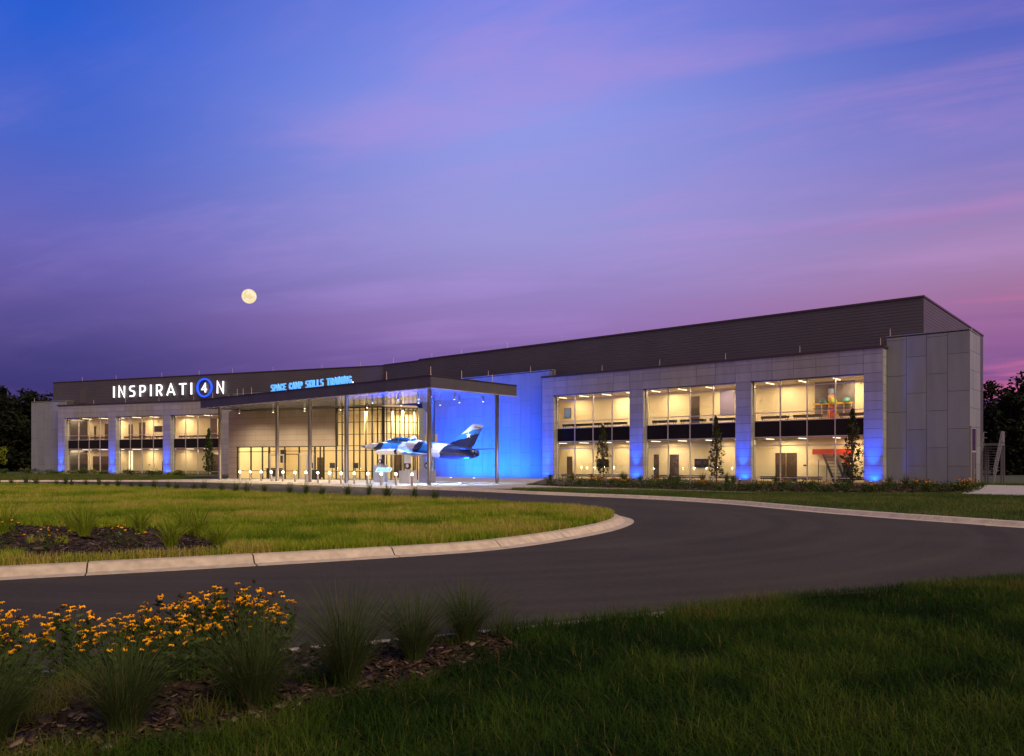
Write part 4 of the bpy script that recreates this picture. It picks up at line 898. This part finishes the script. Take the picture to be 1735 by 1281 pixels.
pedestal(-4.49, 0, 1.56, .42, 'tall concrete pedestal under the nose wheel of the jet')
pedestal(-.47, -1.22, 1.11, .5, 'concrete pedestal under the near main wheel of the jet')
pedestal(-.47, 1.22, 1.11, .5, 'concrete pedestal under the far main wheel of the jet, behind the corner column')
# information stand
ip = empty('information_stand', T(-9.75, 60.0, .139), label='slanted information panel on a white post in front of the jet', cat='sign')
FI = T(-9.75, 59.3, .139) @ Rz(R_(-12))
MB().tube([(0, 0, 0), (0, 0, .95)], .035, 10).build('post', m_jw, FI, ip)
MB().box(-.62, .62, -.3, .3, -.02, .02).build('board', m_jw, FI @ T(0, 0, 1.05) @ Matrix.Rotation(R_(32), 4, 'X'), ip)
MB().box(-.55, .55, -.25, .25, .021, .026).build('print', mat('blue_print', (.05, .22, .45), .4, var=.5, nscale=5), FI @ T(0, 0, 1.05) @ Matrix.Rotation(R_(32), 4, 'X'), ip)

# ================================================================== bollards
BP = [(-24.2, 69.3), (-23.1, 68.8), (-21.9, 68.0), (-20.7, 67.0), (-19.4, 66.0), (-18.0, 64.6), (-16.7, 63.1), (-15.4, 61.8), (-14.1, 60.2), (-12.9, 58.8), (-11.7, 57.8), (-10.5, 56.7), (-9.35, 55.7), (-8.1, 54.4), (-6.75, 52.7)]
bpost = MB().lathe([(.10, 0), (.10, .015), (.085, .02), (.085, .74)], 14).mesh('bollard_post', m_steel); blens = MB().lathe([(.075, 0), (.075, .10)], 14).mesh('bollard_lens', m_glow); bcap = MB().lathe([(.09, 0), (.09, .03), (.05, .05)], 14).mesh('bollard_cap', m_steel)
for i, (x, y) in enumerate(BP):
    nth = ORD[i] if i < 14 else 'last'
    e = empty('bollard', T(x, y, .139), label=f'lit steel bollard at the court edge, {nth} from the far end of the row', cat='bollard', group='lit bollards along the court')
    setup(bpy.data.objects.new('post', bpost), T(x, y, .139), e); setup(bpy.data.objects.new('lens', blens), T(x, y, .881), e); setup(bpy.data.objects.new('cap', bcap), T(x, y, .983), e)
    lamp('bollard_lamp', 'POINT', T(0, 0, 0), (x, y, 1.12), None, 60, (1, .78, .46), e, size=.06)

# ================================================================== outside stair at the end of the building
es = empty('outside_stair', FR @ T(39.2, 8.0, .12), label='grey steel outside stair at the end of the building', cat='stair')
m_galv = mat('galvanised_steel', (.17, .165, .175), .45, .5)
for x in (37.6, 38.8):
    MB().add([(x, 5.6, .14), (x, 5.85, .14), (x, 9.3, 3.0), (x, 9.3, 3.3), (x + .06, 5.6, .14), (x + .06, 5.85, .14), (x + .06, 9.3, 3.0), (x + .06, 9.3, 3.3)],
             [(0, 1, 2, 3), (7, 6, 5, 4), (0, 4, 5, 1), (1, 5, 6, 2), (2, 6, 7, 3), (3, 7, 4, 0)]).build('stringer', m_galv, FR, es)
    for k in range(2): MB().tube([(x + .03, 5.7, .75 + k * .45), (x + .03, 9.3, 3.75 + k * .45), (x + .03, 10.6, 3.75 + k * .45)], .028, 6).build('handrail', m_galv, FR, es)
    for k in range(5): MB().tube([(x + .03, 5.75 + k * .87, .25 + k * .73), (x + .03, 5.75 + k * .87, 1.25 + k * .73)], .022, 6).build('baluster', m_galv, FR, es)
for k in range(15): MB().box(37.67, 38.79, 5.75 + k * .235, 6.0 + k * .235, .3 + k * .2, .34 + k * .2).build('tread', m_galv, FR, es)
MB().box(37.6, 38.86, 9.3, 10.7, 3.12, 3.3).build('landing', m_galv, FR, es)
for x in (37.65, 38.75):
    for y in (9.4, 10.55): MB().box(x, x + .12, y, y + .12, .1, 3.12).build('post', m_galv, FR, es)
MB().box(38.84, 38.87, 9.35, 10.6, 3.35, 4.25).build('guard_panel', m_galv, FR, es)

# ================================================================== moon
mm = bpy.data.materials.new('moon_surface'); mm.use_nodes = True; t = mm.node_tree; b = t.nodes['Principled BSDF']
tcn = t.nodes.new('ShaderNodeTexCoord'); nzm = t.nodes.new('ShaderNodeTexNoise'); nzm.inputs['Scale'].default_value = 1.6; nzm.inputs['Detail'].default_value = 5; t.links.new(tcn.outputs['Object'], nzm.inputs[0])
mpn = t.nodes.new('ShaderNodeMapping'); mpn.inputs['Scale'].default_value = (1 / 22,) * 3; t.links.new(tcn.outputs['Object'], mpn.inputs[0]); t.links.new(mpn.outputs[0], nzm.inputs[0])
rm = t.nodes.new('ShaderNodeValToRGB'); rm.color_ramp.elements[0].position = .38; rm.color_ramp.elements[1].position = .6
rm.color_ramp.elements[0].color = lin((246, 216, 160)); rm.color_ramp.elements[1].color = lin((255, 244, 208)); t.links.new(nzm.outputs[0], rm.inputs[0])
b.inputs['Base Color'].default_value = (0, 0, 0, 1); b.inputs['Specular IOR Level'].default_value = 0; t.links.new(rm.outputs[0], b.inputs['Emission Color']); b.inputs['Emission Strength'].default_value = 1.0
MD = 2400; mpos = Vector(((422 - 867.5) / 1320 * MD, MD, 1.7 + (785 - 502) / 1320 * MD))
bm = bmesh.new(); bmesh.ops.create_uvsphere(bm, u_segments=48, v_segments=24, radius=22.0); me = bpy.data.meshes.new('moon'); bm.to_mesh(me); bm.free(); me.materials.append(mm); me.polygons.foreach_set('use_smooth', [True] * len(me.polygons))
setup(bpy.data.objects.new('moon', me), T(*mpos), label='pale yellow full moon low in the violet sky', cat='moon')

# ================================================================== vegetation
def lerp(a, b, t): return a + (b - a) * t
def blades(P, H, Wd, lean, az=None, segs=2, rng=RNG):
    """n grass blades: P (n,3) roots, H heights, Wd widths, lean = sideways throw as a share of height"""
    n = len(P); az = rng.uniform(0, 2 * np.pi, n) if az is None else az
    d = np.stack([np.cos(az), np.sin(az), np.zeros(n)], 1); fa = az + np.pi / 2 + rng.uniform(-.9, .9, n); sd_ = np.stack([np.cos(fa), np.sin(fa), np.zeros(n)], 1)
    V = []; rows = segs
    for j in range(rows):
        f = j / segs
        c = P + d * (lean * H * f ** 1.8)[:, None]; c[:, 2] += H * f * (1 - .25 * np.minimum(lean, 1.5) * f)
        w = (Wd * (1 - .45 * f))[:, None] * .5
        V += [c - sd_ * w, c + sd_ * w]
    tip = P + d * (lean * H)[:, None]; tip[:, 2] += H * (1 - .25 * np.minimum(lean, 1.5)); V.append(tip)
    V = np.stack(V, 1); k = V.shape[1]; base = (np.arange(n) * k)[:, None]; F = []
    for j in range(rows - 1):
        a = 2 * j; F += [base + np.array([a, a + 1, a + 3]), base + np.array([a, a + 3, a + 2])]
    a = 2 * (rows - 1); F.append(base + np.array([a, a + 1, a + 2]))
    return V.reshape(-1, 3), np.concatenate(F, 0), k
def vnoise(x, y, s, seed=0):
    r = np.random.default_rng(seed); out = 0; amp = 1; tot = 0
    for o in range(3):
        g = r.random((64, 64)); u = x / s; v = y / s; iu = np.floor(u).astype(int); iv = np.floor(v).astype(int); fu = u - iu; fv = v - iv; fu = fu * fu * (3 - 2 * fu); fv = fv * fv * (3 - 2 * fv)
        q = lambda a, b: g[a % 64, b % 64]
        out = out + amp * ((q(iu, iv) * (1 - fu) + q(iu + 1, iv) * fu) * (1 - fv) + (q(iu, iv + 1) * (1 - fu) + q(iu + 1, iv + 1) * fu) * fv); tot += amp; amp *= .5; s *= .5
    return out / tot
def grass_field(name, m, x, y, z, h, hv, w, lean, segs, tint0, tintv, seed, label, patch=None):
    n = len(x); P = np.stack([x, y, np.full(n, z)], 1)
    nz_ = vnoise(x, y, 2.2, seed); n2_ = vnoise(x, y, .5, seed + 1)
    H = h * (0.55 + .6 * nz_ + .35 * n2_) * RNG.uniform(1 - hv, 1 + hv, n); L = RNG.gamma(2.0, lean / 2, n)
    V, F, k = blades(P, H, w * RNG.uniform(.7, 1.3, n), np.minimum(L, 1.6), segs=segs)
    t_ = np.clip(tint0 + tintv * (nz_ - .5) * 1.6 + tintv * (n2_ - .5) + RNG.normal(0, .10, n), 0, 1)
    dry = RNG.random(n) < .03; t_[dry] = 1
    np_obj(name, V, F, m, tint=np.repeat(t_, k), label=label, cat='grass', kind='stuff')
def scatter(n, x0, x1, y0, y1): return RNG.uniform(x0, x1, n), RNG.uniform(y0, y1, n)
def in_view(x, y, pad=1.06, extra=1.0): return np.abs(x) < (y * 867.5 / 1320 * pad + extra)

# --- island lawn: dense near the kerb, coarser with distance
isl_poly = ISL_IN + [(-60, -12)]
def island(n, y0, y1, h, w, segs, seed, nm):
    x, y = scatter(n, -46, 4, y0, y1); k = in_view(x, y) & inside(isl_poly, x, y) & ~(inside(IBED, x, y) & (vnoise(x, y, .8, 5) < .80)); x, y = x[k], y[k]
    dens = vnoise(x, y, .9, 41); bare = (vnoise(x, y, 1.7, 77) > .80) & (y < 19); k = ~bare | (RNG.random(len(x)) < .25); x, y = x[k], y[k]
    grass_field('lawn_grass', m_lawn, x, y, .13, h, .35, w, .5, segs, .62, .9, seed, nm)
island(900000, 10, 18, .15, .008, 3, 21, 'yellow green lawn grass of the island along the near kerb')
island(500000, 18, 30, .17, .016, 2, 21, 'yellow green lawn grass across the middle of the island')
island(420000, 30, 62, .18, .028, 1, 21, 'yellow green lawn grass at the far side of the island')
# --- verge between the far kerb and the planting bed, and towards the end of the building
vx, vy = scatter(700000, 0, 50, 18, 60); k = in_view(vx, vy) & inside(FAR_IN + [(160, 0), (160, 200), (-200, 200), (-200, 66)], vx, vy) & ~inside(BED, vx, vy) & ~inside(COURT, vx, vy)
for pp in ([(1.0, 56.0), (2.9, 52.8), (8.7, 47.5), (13.4, 41.9), (13.15, 41.2), (8.35, 45.6), (2.7, 49.3), (1.6, 50.2)], [(22.8, 39.6), (25.2, 37.4), (60, 30), (60, 32), (31.5, 43.2), (31.6, 48.0), (36.2, 54.6), (34.6, 56.6), (31.0, 52.6), (30.0, 50.8)]): k &= ~inside(pp, vx, vy)
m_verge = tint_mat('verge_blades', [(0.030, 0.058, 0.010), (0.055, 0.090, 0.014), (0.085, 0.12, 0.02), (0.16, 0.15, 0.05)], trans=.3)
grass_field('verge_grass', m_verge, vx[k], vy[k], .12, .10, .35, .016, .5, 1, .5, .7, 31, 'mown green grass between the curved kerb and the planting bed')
vx, vy = scatter(260000, -90, -33, 66, 118); k = in_view(vx, vy, 1.02, 0) & inside(FAR_IN + [(160, 0), (160, 200), (-200, 200), (-200, 66)], vx, vy) & ~inside(BEDL, vx, vy) & ~inside(COURT, vx, vy)
grass_field('verge_grass', m_verge, vx[k], vy[k], .12, .14, .35, .04, .5, 1, .6, .7, 32, 'mown green grass before the far end of the building')
# --- foreground lawn around the mulch bed
NEARP = NEAR_IN + [(36, -30), (-30, -30)]
MUL = [(-7, 2), (-7, 6.6), (-3.6, 6.2), (-.32, 7.5), (.1, 6.9), (-.35, 6.1), (-.75, 5.6), (-1.35, 5.15), (-1.5, 4.75), (-2.1, 4.45), (-2.6, 4.2), (-2.8, 3), (-3, 2)]
def mulch_at(x, y): return inside(MUL, x + .35 * (vnoise(x, y, .7, 8) - .5), y + .35 * (vnoise(x, y, .7, 9) - .5))
fx, fy = scatter(720000, -6, 11.5, 3.2, 12.2); k = in_view(fx, fy, 1.05, .4) & inside(NEARP, fx, fy); fx, fy = fx[k], fy[k]
mu = mulch_at(fx, fy); keep = ~mu | ((vnoise(fx, fy, .45, 14) > .60) & (RNG.random(len(fx)) < .55)); bare = (vnoise(fx, fy, .8, 17) > .79); keep &= ~bare | (RNG.random(len(fx)) < .3)
fx, fy = fx[keep], fy[keep]
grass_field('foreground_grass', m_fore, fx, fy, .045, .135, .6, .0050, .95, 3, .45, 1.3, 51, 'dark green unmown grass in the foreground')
# taller seeding stems at the road edge
ex, ey = scatter(30000, -1, 9, 6.5, 12); e0 = np.array(NEAR_IN); dist = np.min(np.hypot(ex[:, None] - e0[None, :, 0], ey[:, None] - e0[None, :, 1]), 1); k = inside(NEARP, ex, ey) & (dist < .45) & (RNG.random(len(ex)) < .5)
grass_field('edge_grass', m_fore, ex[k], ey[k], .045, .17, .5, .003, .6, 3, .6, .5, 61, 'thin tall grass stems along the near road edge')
# --- bark chips
def chips(name, poly_fn, n, x0, x1, y0, y1, z, size, label):
    x, y = scatter(n, x0, x1, y0, y1); k = poly_fn(x, y); x, y = x[k], y[k]; n = len(x)
    L = size * RNG.gamma(2.2, .5, n); Wd = L * RNG.uniform(.18, .45, n); Tk = RNG.uniform(.004, .012, n); az = RNG.uniform(0, 2 * np.pi, n); tl = RNG.normal(0, .28, n)
    c = np.stack([x, y, z + RNG.uniform(.004, .03, n)], 1); u = np.stack([np.cos(az) * np.cos(tl), np.sin(az) * np.cos(tl), np.sin(tl)], 1); v = np.stack([-np.sin(az), np.cos(az), RNG.normal(0, .2, n)], 1)
    w = np.cross(u, v); V = []
    for a in (-1, 1):
        for b_ in (-1, 1):
            for c_ in (-1, 1): V.append(c + u * (a * L / 2 * (1 if b_ > 0 else .8))[:, None] + v * (b_ * Wd / 2)[:, None] + w * (c_ * Tk / 2)[:, None])
    V = np.stack(V, 1); q = np.array([(0, 1, 3, 2), (4, 6, 7, 5), (0, 4, 5, 1), (2, 3, 7, 6), (0, 2, 6, 4), (1, 5, 7, 3)]); F = ((np.arange(n) * 8)[:, None, None] + q[None]).reshape(-1, 4)
    np_obj(name, V.reshape(-1, 3), F, m_chip, tint=np.repeat(np.clip(RNG.beta(1.3, 2.6, n), 0, 1), 8), label=label, cat='mulch', kind='stuff')
chips('bark_mulch', lambda x, y: mulch_at(x, y) & in_view(x, y, 1.05, .4) & inside(NEARP, x, y), 34000, -5.5, .5, 3.2, 7.6, .045, .055, 'brown bark mulch around the foreground flowers')
chips('island_mulch', lambda x, y: inside(IBED, x, y) & in_view(x, y), 16000, -15, -4.5, 10, 20, .137, .07, 'brown bark mulch in the island flower bed')
chips('bed_mulch', lambda x, y: inside(BED, x, y) & (y < 58), 14000, 1, 31, 40, 58, .127, .16, 'brown bark mulch in front of the near wing')

# --- ornamental grass clumps
def clump(name, x, y, z, h, r, n, w, label, group, seed, m=m_tuft, tint0=.45, segs=4, cat='ornamental grass', lean=.42, bend=0):
    r_ = np.random.default_rng(seed); a = r_.uniform(0, 2 * np.pi, n); q = r * .17 * np.sqrt(r_.random(n))
    P = np.stack([np.cos(a) * q, np.sin(a) * q, np.zeros(n)], 1); H = h * (r_.beta(3.2, 2.0, n) * 1.1 + .12)
    az = a + r_.normal(0, .8, n); L = np.abs(r_.normal(lean, .36, n))
    V, F, k = blades(P, H, w * r_.uniform(.6, 1.3, n), L, az, segs, r_)
    t_ = np.clip(r_.normal(tint0, .18, n), 0, 1); t_[r_.random(n) < .07] = 1
    return np_obj(name, V, F, m, T(x, y, z), tint=np.repeat(t_, k), label=label, cat=cat, group=group)
FC_ = [(-3.05, 4.55, .62, 'at the very corner of the mulch bed'), (-2.38, 4.78, .66, 'in front of the orange flowers, second along'), (-1.72, 5.2, .70, 'at the end of the orange flowers'), (-1.22, 5.75, .86, 'tallest one past the orange flowers'),
       (-.82, 6.5, .66, 'behind the tallest clump'), (-.42, 7.15, .62, 'at the road edge'), (-.10, 7.3, .42, 'smallest one, last before the bare grass')]
for i, (x, y, h_, lab) in enumerate(FC_): clump('ornamental_grass', x, y, .045, h_, .5, 1150 if h_ > .5 else 260, .0030, f'fine green ornamental grass clump {lab}', 'ornamental grasses of the foreground bed', 100 + i, segs=5, lean=.62)
for i, (x, y, h_) in enumerate([(-11.2, 17.2, .75), (-9.9, 17.6, .8), (-9.0, 16.4, .8), (-8.3, 17.4, .75), (-7.4, 17.6, .8), (-6.6, 16.4, .75), (-6.3, 14.4, .62), (-5.5, 14.6, .5), (-10.4, 19, .7)]):
    clump('ornamental_grass', x, y, .135, h_, .6, 260, .008, f'loose yellow green grass clump in the island bed, {ORD[i]} along', 'ornamental grasses of the island bed', 130 + i, m_lawn, .45, segs=4, lean=.55)
# row of small clumps along the far side of the island
far_row = [p for p in offset_line(ISL, 1.1) if p[1] > 26 and -44 < p[0] < 1.2]
acc = 0; pts_ = []; last = far_row[0]
for p in far_row:
    dd = math.dist(p, last); nseg = max(1, int(dd / .05))
    for j in range(nseg):
        acc += dd / nseg
        if acc >= 1.45: acc = 0; f = (j + 1) / nseg; pts_.append((lerp(last[0], p[0], f), lerp(last[1], p[1], f)))
    last = p
pts_ = [p for p in pts_ if p[0] < -2.2]
for i, (x, y) in enumerate(pts_):
    clump('small_grass_clump', x + RNG.uniform(-.2, .2), y + RNG.uniform(-.2, .2), .13, RNG.uniform(.5, .85), .4, 90, .022, f'small upright grass clump on the far rim of the island, {ORD[min(i, 45)]} from the road bend', 'small grass clumps on the far rim of the island', 200 + i, segs=2, lean=.25)

# --- leaf clouds
def leaf_cloud(C, Rr, n, size, rng, flat=.0, aspect=.55):
    """n pointed leaves spread over balls C (m,3) with radii Rr (m,3)"""
    m = len(C); i = rng.integers(0, m, n); d = rng.normal(size=(n, 3)); d /= np.linalg.norm(d, axis=1)[:, None]; rad = rng.random(n) ** (1 / 2.2)
    P = C[i] + d * Rr[i] * rad[:, None]
    u = rng.normal(size=(n, 3)); u[:, 2] *= .7; u /= np.linalg.norm(u, axis=1)[:, None]; v = np.cross(u, rng.normal(size=(n, 3))); v /= np.linalg.norm(v, axis=1)[:, None]
    L = size * rng.uniform(.6, 1.4, n); V = np.stack([P - u * L[:, None] * .5, P + v * (L * aspect * .5)[:, None], P + u * L[:, None] * .5, P - v * (L * aspect * .5)[:, None]], 1)
    F = (np.arange(n) * 4)[:, None] + np.arange(4)[None]
    return V.reshape(-1, 3), F, i
def tree(name, x, y, z, h, rx, ry, z0, label, seed, m, nleaf, lsize, ncl, group=None, columnar=False, trunk_r=.2):
    r_ = np.random.default_rng(seed); rt = empty(name, T(x, y, z), label=label, cat='tree', group=group)
    tb = MB(); tops = []
    tb.tube([(0, 0, 0), (r_.normal(0, .02) * h, r_.normal(0, .02) * h, h * .35), (r_.normal(0, .02) * h, r_.normal(0, .02) * h, h * .92)], [trunk_r, trunk_r * .75, trunk_r * .15], 8)
    C = []; Rr = []
    for k in range(ncl):
        f = (k + .5) / ncl
        if columnar:
            zz = lerp(z0, h, f); pr = min(1, .5 + 2.2 * f) * (1 - f) ** .75 * 1.1 + .06; a = r_.uniform(0, 6.28); q = math.sqrt(r_.random()) * 1.05 * r_.uniform(.75, 1.1)
            C.append((math.cos(a) * rx * pr * q, math.sin(a) * ry * pr * q, zz)); s_ = r_.uniform(.10, .22) * (.6 + .4 * pr); Rr.append((rx * s_, ry * s_, rx * s_ * 1.6))
        else:
            d = r_.normal(size=3); d /= np.linalg.norm(d); q = r_.uniform(.45, .95); hz = (h - z0) / 2
            C.append((d[0] * rx * q, d[1] * ry * q, z0 + hz + d[2] * hz * q)); s_ = r_.uniform(.18, .34); Rr.append((rx * s_, ry * s_, hz * s_ * .9))
    C = np.array(C); Rr = np.array(Rr)
    for k in range(0, ncl, 9 if columnar else 3):
        b0 = Vector((0, 0, max(.15 * h, C[k][2] * .6))); tb.tube([b0, b0.lerp(Vector(C[k]), .55) + Vector((0, 0, .04 * h)), Vector(C[k])], [trunk_r * .4, trunk_r * .25, trunk_r * .06], 5)
    tb.build('trunk', m_bark, T(x, y, z), rt)
    V, F, ci = leaf_cloud(C, Rr, nleaf, lsize, r_)
    tn = r_.random(ncl)[ci] * .6 + r_.random(nleaf) * .4
    np_obj('crown', V, F, m, T(x, y, z), rt, tint=np.repeat(tn, 4))
    return rt
# three slim trees in the bed, one before the far wing, one by the far lawn
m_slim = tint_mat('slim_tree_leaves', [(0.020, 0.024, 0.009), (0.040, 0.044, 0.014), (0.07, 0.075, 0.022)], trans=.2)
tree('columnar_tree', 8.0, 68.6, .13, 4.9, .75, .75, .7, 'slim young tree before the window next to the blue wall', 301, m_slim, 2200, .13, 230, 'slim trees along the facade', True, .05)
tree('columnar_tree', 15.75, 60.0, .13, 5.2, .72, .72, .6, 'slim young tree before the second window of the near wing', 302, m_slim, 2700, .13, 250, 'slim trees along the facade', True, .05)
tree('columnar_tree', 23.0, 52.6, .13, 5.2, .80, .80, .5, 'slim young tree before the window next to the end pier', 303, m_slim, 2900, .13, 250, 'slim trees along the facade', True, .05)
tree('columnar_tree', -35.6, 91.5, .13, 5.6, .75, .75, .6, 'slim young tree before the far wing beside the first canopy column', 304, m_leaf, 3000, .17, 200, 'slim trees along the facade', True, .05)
tree('young_tree', -40.0, 60.0, .13, 3.4, .95, .95, .9, 'bright yellow green young tree cut by the picture edge', 305, m_leafy, 1800, .2, 18, None, False, .05)
# dark woods left and right of the building
LT = [(-132, 178, 17), (-116, 182, 18), (-102, 180, 17), (-90, 184, 16), (-118, 150, 17), (-108, 144, 16.5), (-99, 146, 17.5), (-92, 150, 16.2), (-86, 156, 14.5), (-80, 166, 14.5), (-104, 160, 18)]
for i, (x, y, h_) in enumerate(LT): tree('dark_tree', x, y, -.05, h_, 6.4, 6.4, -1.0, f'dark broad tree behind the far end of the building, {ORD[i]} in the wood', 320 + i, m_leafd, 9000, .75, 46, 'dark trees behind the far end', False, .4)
RT = [(84, 140, 14), (94, 136, 16), (104, 138, 16), (74, 142, 13), (66.5, 104, 11.0), (71.5, 106, 12.6), (77, 104, 13.4), (83, 108, 14.5), (70, 118, 14), (79, 120, 15.5), (61, 120, 12.5)]
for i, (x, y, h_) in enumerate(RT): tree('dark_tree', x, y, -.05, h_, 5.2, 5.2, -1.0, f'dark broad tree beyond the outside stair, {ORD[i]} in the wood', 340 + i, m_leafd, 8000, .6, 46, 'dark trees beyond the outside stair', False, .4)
# --- planting along the near wing: leafy plants, some in orange bloom
def shrub(x, y, z, h, r, seed, label, group, bloom, nleaf=260, ls=.12, m=m_leaf, name='bed_plant'):
    r_ = np.random.default_rng(seed); rt = empty(name, T(x, y, z), label=label, cat='plant', group=group)
    nc = 9; a = r_.uniform(0, 6.28, nc); q = np.sqrt(r_.random(nc)) * r * .7; C = np.stack([np.cos(a) * q, np.sin(a) * q, r_.uniform(.2, .75, nc) * h], 1); Rr = np.stack([np.full(nc, r * .42)] * 2 + [np.full(nc, h * .28)], 1)
    V, F, _ = leaf_cloud(C, Rr, nleaf, ls, r_, aspect=.4); np_obj('leaves', V, F, m, T(x, y, z), rt, tint=np.repeat(r_.random(nleaf), 4))
    if bloom:
        nb = 26; C2 = C.copy(); C2[:, 2] = h * r_.uniform(.75, 1.0, nc); V, F, _ = leaf_cloud(C2, Rr * np.array([1.2, 1.2, .6]), nb, .085, r_, aspect=.9); np_obj('blossoms', V, F, m_flow, T(x, y, z), rt, tint=np.repeat(r_.random(nb), 4))
n_ = 0
fl = [(2.4, 55.6), (4.0, 53.2), (9.3, 48.7), (13.9, 43.2), (18.2, 41.5), (24.2, 42.2), (26.0, 44.6)]
for row, (off, st) in enumerate(((0.9, 1.25), (2.6, 1.45), (4.6, 1.7))):
    for (a, b_) in zip(fl, fl[1:]):
        L_ = math.dist(a, b_); k_ = max(1, int(L_ / st))
        for j in range(k_):
            f = (j + RNG.uniform(.2, .8)) / k_; x = lerp(a[0], b_[0], f) + VR[0] * (off - .9) + RNG.uniform(-.3, .3); y = lerp(a[1], b_[1], f) + VR[1] * (off - .9) + RNG.uniform(-.3, .3)
            if x < 3.6 and RNG.random() < .3: continue
            bl = x > 4.5 and RNG.random() < .5
            shrub(x, y, .126, RNG.uniform(.45, .75), RNG.uniform(.5, .8), 500 + n_, f'leafy bed plant {"in orange bloom" if bl else "without flowers"} before the near wing, {("front", "middle", "back")[row]} row, {ORD[min(n_ % 46, 45)]} along', 'plants in the bed before the near wing', bl); n_ += 1
for i in range(16):
    x, y = RNG.uniform(3, 27), 0; y = 80.0 - (x - 3.1) * .851 - RNG.uniform(2.5, 9)
    clump('bed_grass', x, y, .126, RNG.uniform(.7, 1.0), .5, 130, .02, f'tall feathery grass in the bed against the near wing, {ORD[i]} of the scattered ones', 'tall grasses in the bed before the near wing', 700 + i, segs=3)
for i in range(26):
    t_ = -9 + i * 1.75; p = FL @ Vector((t_, -RNG.uniform(4, 9), 0)); bl = RNG.random() < .2
    if t_ > 31: p = Vector((p.x, p.y - 6, 0))
    shrub(p.x, p.y, .126, RNG.uniform(.6, 1.1), RNG.uniform(.7, 1.2), 800 + i, f'low {"flowering" if bl else "green"} shrub at the foot of the far wing, {ORD[i]} from its far end', 'low shrubs before the far wing', bl, 220, .2, m_leafy if RNG.random() < .3 else m_leaf, 'low_shrub')

# --- black-eyed susans: each plant has stems and leaves, and its flowers as parts
def flower_mesh(r, seed):
    r_ = random.Random(seed); mb = MB(); n = 11
    for k in range(n):
        a = 2 * math.pi * k / n + r_.uniform(-.12, .12); dr = r_.uniform(.35, .9) * r; L = r * r_.uniform(.85, 1.1); w = r * .20; ca, sa = math.cos(a), math.sin(a)
        pts = [(.18 * r, 0, 0), (.55 * L, w, -.12 * r), (L, 0, -dr * .75), (.55 * L, -w, -.12 * r)]
        mb.add([(p[0] * ca - p[1] * sa, p[0] * sa + p[1] * ca, p[2]) for p in pts], [(0, 1, 2, 3)], 0)
    mb.lathe([(.30 * r, -.08 * r), (.33 * r, .10 * r), (.25 * r, .38 * r), (.09 * r, .5 * r)], 8, 1); return mb.mesh('flower', [m_petal, m_cone])
FM = [flower_mesh(.027, i) for i in range(4)] + [MB().lathe([(.012, -.005), (.014, .008), (.009, .024), (.003, .028)], 7).mesh('seed_head', m_cone)]
def susan(x, y, z, h, r, nf, seed, label, group):
    r_ = np.random.default_rng(seed); rt = empty('flowering_plant', T(x, y, z), label=label, cat='flowers', group=group); st = []; tops = []
    for k in range(nf):
        a = r_.uniform(0, 6.28); q = r * math.sqrt(r_.random()); hh = h * r_.uniform(.62, 1.03) * (1 - .22 * (q / r) ** 2); tops.append((math.cos(a) * q, math.sin(a) * q, hh))
    tops = np.array(tops); n = len(tops); a = r_.uniform(0, 6.28, n); roots = tops * np.array([.45, .45, 0]); V = []; F = []
    for k in range(n):
        p0, p1 = roots[k], tops[k]; w = .0028; b0 = len(V)
        V += [p0 + (-w, 0, 0), p0 + (w, 0, 0), p1 + (w * .6, 0, 0), p1 + (-w * .6, 0, 0), p0 + (0, -w, 0), p0 + (0, w, 0), p1 + (0, w * .6, 0), p1 + (0, -w * .6, 0)]; F += [(b0, b0 + 1, b0 + 2, b0 + 3), (b0 + 4, b0 + 5, b0 + 6, b0 + 7)]
    np_obj('stems', np.array(V), np.array(F), m_leaf, T(x, y, z), rt, tint=np.full(len(V), .5))
    nl = nf * 9; i = r_.integers(0, n, nl); f = r_.random(nl) ** 1.1 * .93; C = roots[i] + (tops[i] - roots[i]) * f[:, None]; Vl, Fl, _ = leaf_cloud(C, np.full((nl, 3), .035), nl, .075, r_, aspect=.38)
    np_obj('leaves', Vl, Fl, m_leaf, T(x, y, z), rt, tint=np.repeat(r_.random(nl), 4))
    for k in range(n):
        sd_ = r_.random() < .22; me = FM[4] if sd_ else FM[int(r_.integers(0, 4))]; s_ = r_.uniform(.75, 1.2)
        M = T(x + tops[k][0], y + tops[k][1], z + tops[k][2]) @ Matrix.Rotation(r_.normal(0, .3), 4, 'X') @ Matrix.Rotation(r_.normal(0, .3), 4, 'Y') @ Rz(r_.uniform(0, 6.28)) @ Matrix.Scale(s_, 4)
        setup(bpy.data.objects.new('seed_head' if sd_ else 'flower', me), M, rt)
SP = [(-3.95, 5.75, .66, .32, 80), (-3.62, 5.6, .60, .30, 70), (-3.38, 5.95, .62, .22, 42), (-3.12, 6.05, .46, .24, 30), (-2.92, 5.95, .52, .28, 52), (-2.72, 6.2, .62, .30, 78), (-2.45, 6.3, .66, .30, 86), (-2.2, 6.4, .68, .30, 88), (-1.98, 6.3, .64, .26, 56), (-2.52, 5.9, .52, .28, 48)]
SL = ['at the picture edge', 'second from the picture edge', 'beside the gap in the flowers', 'short sparse one in the gap', 'low one past the gap', 'in the middle of the bed', 'under the crest of the bed', 'tallest one at the crest', 'last one before the grass clump', 'low one in front of the crest']
for i, (x, y, h_, r, nf) in enumerate(SP): susan(x, y, .045, h_, r, nf, 900 + i, f'orange coneflower plant with dark centres, {SL[i]}', 'orange flowers of the foreground bed')
for i, (x, y) in enumerate([(-9.6, 14.9), (-8.6, 14.6), (-7.6, 14.8), (-6.9, 14.2), (-8.2, 13.6)]): susan(x, y, .137, RNG.uniform(.4, .55), .3, 10, 930 + i, f'small orange coneflower plant in the island bed, {ORD[i]} along', 'orange flowers of the island bed')
